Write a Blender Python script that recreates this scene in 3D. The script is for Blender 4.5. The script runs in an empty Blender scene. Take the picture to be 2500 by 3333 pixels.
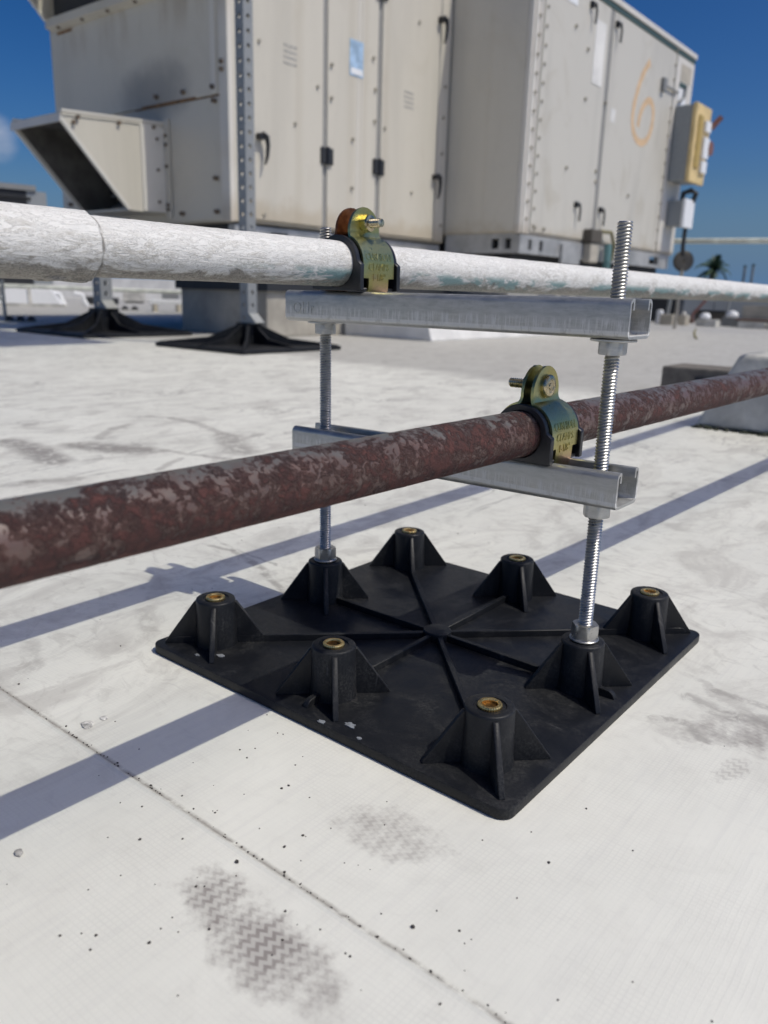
import bpy, bmesh, math, random
from mathutils import Vector, Matrix, noise
random.seed(7)
S = bpy.context.scene
COL = S.collection
U = 0.15                      # every length below is counted in boss spacings of 15 cm
PI = math.pi

# ------------------------------------------------------------------ camera, sky, sun, exposure
def cam_axes():
    a, b, c = (math.radians(v) for v in (128.61007304, -15.46390958, 1.64051261))
    f = Vector((math.cos(b)*math.cos(a), math.cos(b)*math.sin(a), math.sin(b)))
    rt = Vector((math.sin(a), -math.cos(a), 0)); up = rt.cross(f)
    r = math.cos(c)*rt + math.sin(c)*up; u = -math.sin(c)*rt + math.cos(c)*up
    return r, u, f
cr, cu, cf = cam_axes()
cd = bpy.data.cameras.new('camera'); cam = bpy.data.objects.new('camera', cd); COL.objects.link(cam)
m = Matrix((cr, cu, -cf)).transposed().to_4x4()
m.translation = Vector((2.70293759, -3.97673628, 2.22436702))*U
cam.matrix_world = m
cd.sensor_fit = 'HORIZONTAL'; cd.sensor_width = 36; cd.lens = 2590.3/2500*36
cd.clip_start = 0.01; cd.clip_end = 6000
cd.dof.use_dof = True; cd.dof.focus_distance = 4.15*U; cd.dof.aperture_fstop = 11
S.camera = cam

SUN = Vector((0.60, 0.145, 1.0)).normalized()
elev = math.asin(SUN.z); azim = math.atan2(SUN.x, SUN.y)
W = bpy.data.worlds.new('World'); S.world = W; W.use_nodes = True
wn = W.node_tree
sky = wn.nodes.new('ShaderNodeTexSky'); sky.sky_type = 'NISHITA'; sky.sun_disc = False
sky.sun_elevation = elev; sky.sun_rotation = azim
sky.altitude = 0; sky.air_density = 0.85; sky.dust_density = 2.6; sky.ozone_density = 3.0
bg = wn.nodes['Background']; bg.inputs[1].default_value = 0.135
# deepen the clear blue the way a phone camera does: gamma, then a touch of saturation
ssc = wn.nodes.new('ShaderNodeVectorMath'); ssc.operation = 'MULTIPLY'; ssc.inputs[1].default_value = (0.0995, 0.1010, 0.1030)
gam = wn.nodes.new('ShaderNodeGamma'); gam.inputs[1].default_value = 1.6
hsv = wn.nodes.new('ShaderNodeHueSaturation'); hsv.inputs['Saturation'].default_value = 1.17; hsv.inputs['Value'].default_value = 9.6
wn.links.new(sky.outputs[0], ssc.inputs[0]); wn.links.new(ssc.outputs[0], gam.inputs[0]); wn.links.new(gam.outputs[0], hsv.inputs['Color'])
# a low band of small clouds
tc = wn.nodes.new('ShaderNodeTexCoord')
mp = wn.nodes.new('ShaderNodeMapping'); mp.inputs['Scale'].default_value = (1, 1, 2.6); mp.inputs['Location'].default_value = (0.0, 0.0, 0.0)
nz = wn.nodes.new('ShaderNodeTexNoise'); nz.inputs['Scale'].default_value = 5.2; nz.inputs['Detail'].default_value = 7; nz.inputs['Roughness'].default_value = 0.55
rp = wn.nodes.new('ShaderNodeValToRGB'); rp.color_ramp.elements[0].position = 0.50; rp.color_ramp.elements[1].position = 0.72
dt = wn.nodes.new('ShaderNodeVectorMath'); dt.operation = 'DOT_PRODUCT'; dt.inputs[1].default_value = Vector((-0.8862, 0.4410, 0.1425)).normalized()
r2 = wn.nodes.new('ShaderNodeMapRange'); r2.inputs[1].default_value = 0.9996; r2.inputs[2].default_value = 1.0; r2.interpolation_type = 'SMOOTHSTEP'
ml = wn.nodes.new('ShaderNodeMath'); ml.operation = 'MULTIPLY'
ad = wn.nodes.new('ShaderNodeMath'); ad.operation = 'ADD'
mx = wn.nodes.new('ShaderNodeMix'); mx.data_type = 'RGBA'; mx.inputs[7].default_value = (3.6, 3.8, 4.4, 1)
L = wn.links.new
L(tc.outputs['Generated'], mp.inputs[0]); L(mp.outputs[0], nz.inputs['Vector']); 
L(nz.outputs[0], ad.inputs[0]); ad.inputs[1].default_value = 0.12; L(ad.outputs[0], rp.inputs[0])
L(tc.outputs['Generated'], dt.inputs[0]); L(dt.outputs['Value'], r2.inputs[0])
L(rp.outputs[0], ml.inputs[0]); L(r2.outputs[0], ml.inputs[1])
hz = wn.nodes.new('ShaderNodeMix'); hz.data_type = 'RGBA'; hz.inputs[7].default_value = (0.90, 1.80, 3.25, 1)
sx = wn.nodes.new('ShaderNodeSeparateXYZ'); hr = wn.nodes.new('ShaderNodeMapRange'); hr.inputs[1].default_value = 0.13; hr.inputs[2].default_value = 0.0; hr.inputs[4].default_value = 0.85
L(tc.outputs['Generated'], sx.inputs[0]); L(sx.outputs[2], hr.inputs[0]); L(hr.outputs[0], hz.inputs[0]); L(hsv.outputs[0], hz.inputs[6])
L(ml.outputs[0], mx.inputs[0]); L(hz.outputs[2], mx.inputs[6]); L(mx.outputs[2], bg.inputs[0])

sd = bpy.data.lights.new('sun', 'SUN'); sd.energy = 2.52; sd.angle = math.radians(0.53); sd.color = (1.0, 0.96, 0.835)
so = bpy.data.objects.new('sun', sd); COL.objects.link(so)
so.rotation_euler = SUN.to_track_quat('Z', 'Y').to_euler()
S.view_settings.view_transform = 'Standard'; S.view_settings.look = 'None'
S.view_settings.exposure = 0; S.view_settings.gamma = 1; S.view_settings.use_curve_mapping = False
S.render.engine = 'CYCLES'

# ------------------------------------------------------------------ material helpers
class NT:
    def __init__(s, name, rough=0.5, metal=0.0, col=(0.5, 0.5, 0.5)):
        s.m = bpy.data.materials.new(name); s.m.use_nodes = True; s.t = s.m.node_tree
        s.b = s.t.nodes['Principled BSDF']
        s.b.inputs['Base Color'].default_value = (*col, 1); s.b.inputs['Roughness'].default_value = rough; s.b.inputs['Metallic'].default_value = metal
        s.tc = s.t.nodes.new('ShaderNodeTexCoord')
    def plug(s, sock, v):
        if v is None: return
        if isinstance(v, (int, float)): sock.default_value = v
        elif isinstance(v, (tuple, list)): sock.default_value = (*v, 1) if (len(v) == 3 and sock.type == 'RGBA') else tuple(v)
        else: s.t.links.new(v, sock)
    def obj(s): return s.tc.outputs['Object']
    def geo(s, o='Position'):
        return s.t.nodes.new('ShaderNodeNewGeometry').outputs[o]
    def map(s, v, scale=(1, 1, 1), loc=(0, 0, 0), rot=(0, 0, 0)):
        n = s.t.nodes.new('ShaderNodeMapping'); s.plug(n.inputs[0], v)
        n.inputs['Scale'].default_value = scale; n.inputs['Location'].default_value = loc; n.inputs['Rotation'].default_value = rot
        return n.outputs[0]
    def noise(s, v, scale, detail=4, rough=0.5, dist=0.0, out=0):
        n = s.t.nodes.new('ShaderNodeTexNoise'); s.plug(n.inputs['Vector'], v); n.inputs['Scale'].default_value = scale
        n.inputs['Detail'].default_value = detail; n.inputs['Roughness'].default_value = rough; n.inputs['Distortion'].default_value = dist
        return n.outputs[out]
    def voro(s, v, scale, feature='F1', out='Distance', rnd=1.0):
        n = s.t.nodes.new('ShaderNodeTexVoronoi'); n.feature = feature; s.plug(n.inputs['Vector'], v); n.inputs['Scale'].default_value = scale
        n.inputs['Randomness'].default_value = rnd
        return n.outputs[out]
    def ramp(s, v, a, b, lo=0.0, hi=1.0, smooth=True):
        n = s.t.nodes.new('ShaderNodeMapRange'); s.plug(n.inputs[0], v)
        n.inputs[1].default_value = a; n.inputs[2].default_value = b; n.inputs[3].default_value = lo; n.inputs[4].default_value = hi
        if smooth: n.interpolation_type = 'SMOOTHSTEP'
        return n.outputs[0]
    def math(s, op, a, b=None, c=None):
        n = s.t.nodes.new('ShaderNodeMath'); n.operation = op; s.plug(n.inputs[0], a); s.plug(n.inputs[1], b); s.plug(n.inputs[2], c)
        return n.outputs[0]
    def mix(s, f, a, b, mode='MIX'):
        n = s.t.nodes.new('ShaderNodeMix'); n.data_type = 'RGBA'; n.blend_type = mode
        s.plug(n.inputs[0], f); s.plug(n.inputs[6], a); s.plug(n.inputs[7], b); return n.outputs[2]
    def sep(s, v):
        n = s.t.nodes.new('ShaderNodeSeparateXYZ'); s.plug(n.inputs[0], v); return n.outputs
    def comb(s, x, y, z):
        n = s.t.nodes.new('ShaderNodeCombineXYZ')
        for i, v in enumerate((x, y, z)): s.plug(n.inputs[i], v)
        return n.outputs[0]
    def bump(s, h, strength=0.3, dist=0.001, prev=None):
        n = s.t.nodes.new('ShaderNodeBump'); n.inputs['Strength'].default_value = strength; n.inputs['Distance'].default_value = dist
        s.plug(n.inputs['Height'], h)
        if prev is not None: s.t.links.new(prev, n.inputs['Normal'])
        return n.outputs[0]
    def out(s, col=None, rough=None, nrm=None, metal=None):
        s.plug(s.b.inputs['Base Color'], col); s.plug(s.b.inputs['Roughness'], rough); s.plug(s.b.inputs['Metallic'], metal)
        if nrm is not None: s.t.links.new(nrm, s.b.inputs['Normal'])
        return s.m
M = {}
YA = 21.0
def simple(name, col, rough=0.5, metal=0.0, var=0.12, sc=40, bump=0.15, bd=0.0006):
    n = NT(name, rough, metal, col)
    f = n.noise(n.obj(), sc, 5, 0.6)
    c = n.mix(n.ramp(f, 0.3, 0.7), tuple(x*(1-var) for x in col), tuple(min(1, x*(1+var)) for x in col))
    M[name] = n.out(c, n.ramp(f, 0.3, 0.7, rough*0.85, min(1, rough*1.15)), n.bump(n.noise(n.obj(), sc*4, 4, 0.6), bump, bd))
    return M[name]

# --- roof membrane
def mat_membrane(name, aged):
    n = NT(name, 0.62)
    P = n.geo(); p = n.map(P, (1/U, 1/U, 1/U))         # in boss spacings
    x, y, z = n.sep(p)
    # woven scrim showing through
    warp = n.noise(p, 1.1, 3, 0.5, 0, 1)
    wx = n.math('SINE', n.math('MULTIPLY', n.math('ADD', x, n.math('MULTIPLY', n.noise(p, 2.2, 2), 0.03)), 2*PI/0.0235))
    wy = n.math('SINE', n.math('MULTIPLY', n.math('ADD', y, n.math('MULTIPLY', n.noise(p, 2.7, 2), 0.03)), 2*PI/0.0235))
    gx = n.ramp(wx, 0.55, 1.0); gy = n.ramp(wy, 0.55, 1.0)
    grid = n.math('MAXIMUM', gx, gy)
    vis = n.ramp(n.noise(p, 1.6, 4, 0.6), 0.35, 0.7)     # where the scrim shows
    streak = n.noise(n.map(p, (26, 1.3, 1)), 1.0, 4, 0.6)
    streak2 = n.noise(n.map(p, (1.3, 22, 1), rot=(0, 0, 0.3)), 1.0, 4, 0.6)
    base = n.mix(n.ramp(n.noise(p, 0.55, 5, 0.6), 0.3, 0.72), (0.66, 0.658, 0.597), (0.75, 0.748, 0.68))
    base = n.mix(n.math('MULTIPLY', n.ramp(streak, 0.45, 0.72), 0.22), base, (0.56, 0.555, 0.53))
    base = n.mix(n.math('MULTIPLY', n.math('MULTIPLY', grid, vis), 0.16), base, (0.42, 0.41, 0.39))
    # dirt films, old scuffs, stronger on the part beyond the support
    mid = n.ramp(y, -0.8, 1.6)
    left = n.ramp(x, 0.2, -1.6)
    zone = n.math('MAXIMUM', mid, left)
    d1 = n.noise(n.map(p, (0.9, 0.5, 1)), 2.1, 9, 0.66, 1.2)
    d2 = n.noise(n.map(p, (0.7, 1.1, 1)), 5.5, 8, 0.68, 1.7)
    film = n.math('MULTIPLY', n.ramp(d1, 0.44, 0.66), n.ramp(zone, 0, 1, 0.10, 0.58, False))
    base = n.mix(film, base, (0.40, 0.385, 0.355))
    fine = n.math('MULTIPLY', n.ramp(d2, 0.50, 0.68), n.ramp(zone, 0, 1, 0.08, 0.34, False))
    base = n.mix(fine, base, (0.33, 0.315, 0.285))
    # swirled drag marks from tyres and puddles
    sw = n.math('ABSOLUTE', n.math('SUBTRACT', n.noise(n.map(p, (0.45, 0.2, 1)), 1.5, 4, 0.5, 2.8), 0.5))
    swl = n.math('MULTIPLY', n.ramp(sw, 0.026, 0.0), n.math('MULTIPLY', n.ramp(n.noise(p, 0.7, 3), 0.46, 0.62), n.ramp(n.math('SUBTRACT', y, n.math('MULTIPLY', x, 0.5)), 2.0, 4.5)))
    base = n.mix(n.math('MULTIPLY', swl, 0.6), base, (0.26, 0.25, 0.235))
    # older, greyer roll of membrane in the distance
    far = n.ramp(n.math('ADD', n.math('ADD', y, n.math('MULTIPLY', x, 0.10)), n.math('MULTIPLY', n.math('SUBTRACT', n.noise(n.map(p, (0.12, 0.12, 1)), 1.5, 6, 0.6), 0.5), 4.0)), 13.0, 15.0)
    base = n.mix(n.math('MULTIPLY', far, 0.62), base, (0.30, 0.29, 0.275))
    # boot prints: (cx, cy, half length, half width, heading, strength, tread pitch)
    wob = n.noise(p, 6.0, 4, 0.6, 0, 1)
    for (cx, cy, hl, hw, ang, st, pitch, sol) in ((0.93, -2.42, 0.42, 0.165, -8, 1.0, 0.050, 0.58), (1.42, -2.53, 0.34, 0.10, -18, 0.36, 0.065, 0.6), (0.93, -1.66, 0.26, 0.155, 12, 0.62, 0.048, 0.6),
                                             (2.02, 0.30, 0.42, 0.22, 20, 0.68, 0.055, 0.75), (1.70, 0.08, 0.30, 0.12, 30, 0.52, 0.055, 0.8), (1.92, -0.18, 0.16, 0.07, 75, 0.42, 0.05, 0.4), (1.68, 0.55, 0.42, 0.05, -28, 0.35, 0.06, 0.9),
                                             (-1.55, -1.45, 0.18, 0.12, 40, 0.16, 0.05, 0.9), (0.35, -0.0, 0.05, 0.05, 0, 0.0, 0.05, 0.5)):
        if st == 0: continue
        if cy < -2.15 and False: continue
        a = math.radians(ang)
        dx = n.math('SUBTRACT', x, cx); dy = n.math('SUBTRACT', y, cy)
        u = n.math('ADD', n.math('MULTIPLY', dx, math.cos(a)), n.math('MULTIPLY', dy, math.sin(a)))
        v = n.math('SUBTRACT', n.math('MULTIPLY', dy, math.cos(a)), n.math('MULTIPLY', dx, math.sin(a)))
        wv = n.sep(wob)
        u2 = n.math('ADD', u, n.math('MULTIPLY', n.math('SUBTRACT', wv[0], 0.5), 0.34)); v2 = n.math('ADD', v, n.math('MULTIPLY', n.math('SUBTRACT', wv[1], 0.5), 0.24))
        e = n.math('ADD', n.math('POWER', n.math('ABSOLUTE', n.math('DIVIDE', u2, hl)), 2.4), n.math('POWER', n.math('ABSOLUTE', n.math('DIVIDE', v2, hw)), 2.4))
        mask = n.ramp(n.math('ADD', e, n.math('MULTIPLY', n.math('SUBTRACT', n.noise(p, 11.0, 4, 0.7), 0.5), 1.6)), 1.3, 0.1)
        tri = n.math('PINGPONG', v, pitch*0.36)
        zz = n.math('SINE', n.math('MULTIPLY', n.math('ADD', u, n.math('MULTIPLY', tri, 1.3)), 2*PI/pitch))
        tread = n.ramp(zz, -0.6, 0.8, sol, 1.0)
        sm = n.math('MULTIPLY', n.math('MULTIPLY', mask, tread), n.ramp(n.noise(p, 4.3, 6, 0.7), 0.30, 0.60))
        base = n.mix(n.math('MULTIPLY', sm, st), base, (0.25, 0.228, 0.212))
    # scuff arcs and muddy drag marks, each a wobbly stroke on the membrane: (points, width, strength)
    wq = n.sep(n.noise(p, 3.5, 5, 0.65, 0, 1)); rag = n.ramp(n.noise(p, 7.0, 6, 0.7, 0.8), 0.36, 0.54, 0.15, 1.0)
    X2 = n.math('ADD', x, n.math('MULTIPLY', n.math('SUBTRACT', wq[0], 0.5), 0.14)); Y2 = n.math('ADD', y, n.math('MULTIPLY', n.math('SUBTRACT', wq[1], 0.5), 0.14))
    for pts, wd, st in (([(-9.32, 4.2), (-8.83, 4.45), (-8.17, 4.45), (-6.96, 4.06)], 0.14, 0.5), ([(-6.96, 4.06), (-5.66, 3.3)], 0.34, 0.62), ([(-7.94, 2.44), (-8.53, 3.12), (-8.74, 3.64)], 0.13, 0.5),
                        ([(-7.7, 2.0), (-7.07, 2.21), (-6.7, 2.45)], 0.42, 0.85), ([(-6.7, 2.6), (-5.87, 2.79), (-5.3, 2.95)], 0.10, 0.5), ([(-8.6, 1.45), (-7.62, 1.39), (-6.85, 1.2)], 0.36, 0.8),
                        ([(-9.68, 2.23), (-9.81, 2.94)], 0.10, 0.45), ([(-6.1, -0.1), (-6.04, 0.4), (-5.83, 0.9)], 0.18, 0.45), ([(-5.58, 1.83), (-5.96, 2.47)], 0.09, 0.45), ([(-11.1, 3.2), (-11.1, 3.95)], 0.13, 0.4),
                        ([(-9.2, 5.56), (-8.82, 6.49), (-8.04, 6.48)], 0.16, 0.25), ([(-2.79, 0.33), (-2.46, 0.37), (-1.97, 0.25), (-1.42, -0.02)], 0.05, 0.55), ([(-2.7, 0.45), (-1.9, 0.36)], 0.025, 0.45),
                        ([(1.42, 0.05), (1.60, 0.12), (1.72, 0.0)], 0.05, 0.5), ([(1.48, 0.42), (1.75, 0.36), (2.0, 0.5)], 0.09, 0.5), ([(1.60, 0.62), (1.95, 0.62)], 0.05, 0.45), ([(-1.9, -0.9), (-1.5, -1.15)], 0.10, 0.3), ([(-2.0, -1.7), (-1.6, -1.9)], 0.08, 0.3)):
        for (ax_, ay_), (bx_, by_) in zip(pts[:-1], pts[1:]):
            ln = math.hypot(bx_-ax_, by_-ay_); tx, ty = (bx_-ax_)/ln, (by_-ay_)/ln
            dx = n.math('SUBTRACT', X2, ax_); dy = n.math('SUBTRACT', Y2, ay_)
            u = n.math('ADD', n.math('MULTIPLY', dx, tx), n.math('MULTIPLY', dy, ty))
            v = n.math('ABSOLUTE', n.math('SUBTRACT', n.math('MULTIPLY', dy, tx), n.math('MULTIPLY', dx, ty)))
            over = n.math('MAXIMUM', n.math('MAXIMUM', n.math('MULTIPLY', u, -1.0), n.math('SUBTRACT', u, ln)), 0.0)
            mk = n.math('MULTIPLY', n.ramp(n.math('ADD', v, over), wd, wd*0.25), rag)
            base = n.mix(n.math('MULTIPLY', mk, min(0.95, st*1.2)), base, (0.27, 0.255, 0.235))
    # dirt collected along the lap seam
    sy = n.math('ABSOLUTE', n.math('ADD', y, 2.147))
    sd_ = n.math('MULTIPLY', n.ramp(n.math('ADD', sy, n.math('MULTIPLY', n.noise(p, 22, 4, 0.7), 0.02)), 0.038, 0.012), n.ramp(n.noise(n.map(p, (3, 1, 1)), 3.0, 5, 0.7), 0.30, 0.52))
    base = n.mix(n.math('MULTIPLY', sd_, 0.8), base, (0.20, 0.185, 0.165))
    h = n.math('ADD', n.math('MULTIPLY', grid, 0.5), n.math('MULTIPLY', n.noise(p, 60, 3, 0.6), 0.35))
    b1 = n.bump(h, 0.22, 0.0004)
    b2 = n.bump(n.noise(p, 1.7, 3, 0.5), 0.12, 0.004, b1)
    M[name] = n.out(base, n.ramp(d1, 0.3, 0.7, 0.5, 0.72), b2)
mat_membrane('membrane', False)

# --- painted pipe: white elastomeric over teal over bare metal
def mat_white_pipe():
    n = NT('chalky_white_paint', 0.6)
    o = n.map(n.obj(), (1/U, 1/U, 1/U)); x, y, z = n.sep(o)
    stretch = n.map(o, (1.3, 0.30, 1.3), rot=(0.0, 0.0, 0.12))
    wr = n.noise(stretch, 24, 8, 0.66, 1.8)
    wr2 = n.noise(n.map(o, (1, 0.5, 1)), 60, 6, 0.7, 2.2)
    patch = n.noise(n.map(o, (1, 0.45, 1)), 5.5, 6, 0.62, 0.8)
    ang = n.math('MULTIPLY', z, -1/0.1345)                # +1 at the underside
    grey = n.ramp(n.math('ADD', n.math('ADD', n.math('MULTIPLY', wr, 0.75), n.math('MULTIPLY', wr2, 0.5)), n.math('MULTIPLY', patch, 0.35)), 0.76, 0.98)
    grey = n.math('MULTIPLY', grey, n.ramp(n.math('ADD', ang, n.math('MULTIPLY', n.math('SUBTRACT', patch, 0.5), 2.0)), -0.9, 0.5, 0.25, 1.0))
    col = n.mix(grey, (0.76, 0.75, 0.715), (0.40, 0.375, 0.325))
    crack = n.ramp(n.math('ABSOLUTE', n.math('SUBTRACT', wr, 0.5)), 0.020, 0.0)
    col = n.mix(n.math('MULTIPLY', crack, 0.75), col, (0.27, 0.26, 0.24))
    teal = n.math('MULTIPLY', n.ramp(n.math('ADD', n.noise(n.map(o, (1, 0.6, 1)), 3.1, 4, 0.55, 0.5), n.math('MULTIPLY', wr, 0.30)), 0.60, 0.67), n.math('MULTIPLY', n.ramp(ang, 0.1, 0.45), n.ramp(y, -1.3, -0.4)))
    col = n.mix(n.math('MULTIPLY', teal, 0.85), col, (0.16, 0.31, 0.31))
    bare = n.ramp(n.math('ADD', ang, n.math('MULTIPLY', n.math('SUBTRACT', n.noise(n.map(o, (1, 0.35, 1)), 6, 7, 0.7, 1.0), 0.5), 2.0)), 0.52, 0.74)
    col = n.mix(n.math('MULTIPLY', bare, 0.85), col, n.mix(n.ramp(wr2, 0.4, 0.6), (0.10, 0.088, 0.072), (0.34, 0.31, 0.26)))
    hgt = n.math('SUBTRACT', n.math('ADD', wr, n.math('MULTIPLY', wr2, 0.5)), n.math('MULTIPLY', bare, 0.4))
    ring = n.ramp(n.math('ABSOLUTE', n.math('ADD', n.math('ADD', y, 1.872), n.math('MULTIPLY', n.noise(o, 9, 4), 0.02))), 0.016, 0.004)  # shadow line of the coupling lip, painted as a dark broken ring
    col = n.mix(n.math('MULTIPLY', ring, n.ramp(n.noise(o, 20, 4), 0.35, 0.55, 0.2, 0.8)), col, (0.16, 0.145, 0.12))
    M['chalky_white_paint'] = n.out(col, 0.55, n.bump(hgt, 0.6, 0.0020, n.bump(n.noise(o, 9, 5), 0.35, 0.004)))
mat_white_pipe()

def mat_rust_pipe():
    n = NT('rusting_primer', 0.6)
    o = n.map(n.obj(), (1/U, 1/U, 1/U)); x, y, z = n.sep(o)
    ang = n.math('DIVIDE', z, 0.126)
    big = n.math('ADD', n.math('MULTIPLY', n.noise(n.map(o, (1.0, 0.62, 1)), 6.5, 4, 0.55, 0.5), 0.55), n.math('MULTIPLY', n.noise(n.map(o, (1.0, 0.7, 1)), 15, 4, 0.6, 0.4), 0.45))
    fine = n.noise(o, 30, 7, 0.7, 0.6)
    v = n.math('ADD', n.math('ADD', big, n.math('MULTIPLY', n.math('SUBTRACT', fine, 0.5), 0.62)), n.math('MULTIPLY', ang, -0.075))
    rust = n.ramp(v, 0.405, 0.55)
    prim = n.mix(n.ramp(n.noise(o, 3.5, 4, 0.6), 0.35, 0.65), (0.080, 0.057, 0.049), (0.105, 0.064, 0.054))
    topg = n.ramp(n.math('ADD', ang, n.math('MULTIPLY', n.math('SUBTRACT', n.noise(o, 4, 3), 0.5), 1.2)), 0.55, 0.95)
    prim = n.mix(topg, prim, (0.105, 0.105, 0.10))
    rc = n.mix(n.ramp(n.noise(o, 14, 6, 0.7), 0.35, 0.65), (0.050, 0.019, 0.017), (0.096, 0.033, 0.027))
    rc = n.mix(n.ramp(n.noise(o, 45, 4, 0.7), 0.55, 0.7), rc, (0.035, 0.014, 0.013))
    col = n.mix(rust, prim, rc)
    halo = n.math('MULTIPLY', n.ramp(v, 0.36, 0.45), n.math('SUBTRACT', 1.0, rust))
    col = n.mix(n.math('MULTIPLY', halo, 0.45), col, (0.17, 0.078, 0.062))
    h = n.math('ADD', n.math('MULTIPLY', rust, 0.6), n.math('MULTIPLY', n.math('MULTIPLY', fine, rust), 1.2))
    M['rusting_primer'] = n.out(col, n.ramp(rust, 0, 1, 0.42, 0.85), n.bump(h, 0.9, 0.0022))
mat_rust_pipe()

def mat_galv(name, col, lo, hi, scr=True, zmid=0.0, base_metal=1.0):
    n = NT(name, 0.4, base_metal)
    o = n.map(n.obj(), (1/U, 1/U, 1/U))
    sp = n.voro(n.map(o, (1, 1, 1)), 26, 'F1', 'Color')
    spv = n.math('MULTIPLY', n.sep(sp)[0], 1.0)
    cl = n.noise(n.map(o, (2.5, 4, 12)), 4.0, 7, 0.65, 0.4)
    c = n.mix(n.ramp(cl, 0.3, 0.7), tuple(v*0.72 for v in col), col)
    c = n.mix(n.math('MULTIPLY', spv, 0.25), c, tuple(min(1, v*1.25) for v in col))
    r = n.math('ADD', n.ramp(cl, 0.3, 0.7, lo, hi), n.math('MULTIPLY', spv, 0.08))
    met = None
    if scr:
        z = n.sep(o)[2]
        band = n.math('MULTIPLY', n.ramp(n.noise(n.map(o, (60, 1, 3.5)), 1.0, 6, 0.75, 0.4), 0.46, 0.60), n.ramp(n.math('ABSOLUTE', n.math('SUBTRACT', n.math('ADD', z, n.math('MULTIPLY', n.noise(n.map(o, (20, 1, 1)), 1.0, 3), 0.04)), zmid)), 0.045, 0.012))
        c = n.mix(n.math('MULTIPLY', band, 0.6), c, (0.74, 0.74, 0.72)); low = n.math('MULTIPLY', n.ramp(n.math('ABSOLUTE', n.math('SUBTRACT', z, 0.030)), 0.017, 0.008), n.ramp(n.noise(n.map(o, (18, 1, 6)), 1.0, 6, 0.7, 0.4), 0.34, 0.5))  # low: corner reflection and scratches painted as a bright bottom stripe
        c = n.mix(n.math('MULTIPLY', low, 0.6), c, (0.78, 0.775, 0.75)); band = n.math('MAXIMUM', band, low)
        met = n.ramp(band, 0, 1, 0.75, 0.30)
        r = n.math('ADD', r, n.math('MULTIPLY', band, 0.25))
    M[name] = n.out(c, r, n.bump(cl, 0.15, 0.0006, n.bump(n.noise(o, 120, 3), 0.1, 0.0003)), met)
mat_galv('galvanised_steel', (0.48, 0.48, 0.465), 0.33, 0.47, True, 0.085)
mat_galv('zinc_plate', (0.50, 0.495, 0.475), 0.24, 0.36, False, 0, 0.9)
mat_galv('nut_zinc', (0.50, 0.495, 0.475), 0.32, 0.46, False, 0, 0.75)
mat_galv('weathered_galvanised', (0.36, 0.37, 0.365), 0.5, 0.6, False, 0, 0.6)

def mat_yellow_zinc(name, shift):
    n = NT(name, 0.25, 1.0)
    o = n.map(n.obj(), (1/U, 1/U, 1/U)); x, y, z = n.sep(o)
    v = n.math('ADD', n.math('MULTIPLY', n.noise(o, 2.6, 3, 0.5, 0.6), 1.1), n.math('MULTIPLY', z, shift))
    r = n.t.nodes.new('ShaderNodeValToRGB'); n.t.links.new(v, r.inputs[0])
    e = r.color_ramp.elements; e[0].position = 0.0; e[0].color = (0.56, 0.42, 0.11, 1); e[1].position = 1.0; e[1].color = (0.62, 0.47, 0.13, 1)
    for p_, c_ in ((0.25, (0.60, 0.48, 0.14)), (0.38, (0.62, 0.38, 0.26)), (0.47, (0.54, 0.45, 0.13)), (0.62, (0.50, 0.50, 0.20)), (0.72, (0.42, 0.47, 0.25)), (0.84, (0.56, 0.50, 0.16))):
        k = e.new(p_); k.color = (*c_, 1)
    f = n.noise(o, 55, 5, 0.65)
    c = n.mix(n.math('MULTIPLY', n.ramp(f, 0.4, 0.7), 0.25), r.outputs[0], (0.25, 0.20, 0.09))
    c = n.mix(0.30, c, (0.30, 0.27, 0.17))
    M[name] = n.out(c, n.ramp(f, 0.3, 0.7, 0.27, 0.42), n.bump(f, 0.14, 0.0006))
mat_yellow_zinc('yellow_zinc', 0.55)
def _brown():
    n = NT('reflected_brown_zinc', 0.3, 0.75); o = n.map(n.obj(), (1/U, 1/U, 1/U)); f = n.noise(o, 14, 5, 0.6)
    M['reflected_brown_zinc'] = n.out(n.mix(n.ramp(f, 0.35, 0.7), (0.16, 0.05, 0.02), (0.34, 0.13, 0.05)), 0.32)  # orange reflection on yellow zinc put into a brown colour
_brown()
def mat_plain_metal(name, col, r):
    n = NT(name, r, 1.0, col); o = n.map(n.obj(), (1/U, 1/U, 1/U)); f = n.noise(o, 35, 5, 0.6)
    M[name] = n.out(n.mix(n.ramp(f, 0.35, 0.7), tuple(v*0.7 for v in col), col), n.ramp(f, 0.3, 0.7, r*0.8, r*1.4), n.bump(f, 0.1, 0.0004))
mat_plain_metal('bolt_zinc', (0.58, 0.50, 0.33), 0.24)
mat_plain_metal('bore_shade_brass', (0.22, 0.115, 0.035), 0.4)
mat_plain_metal('brass', (0.95, 0.68, 0.28), 0.30)

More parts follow.
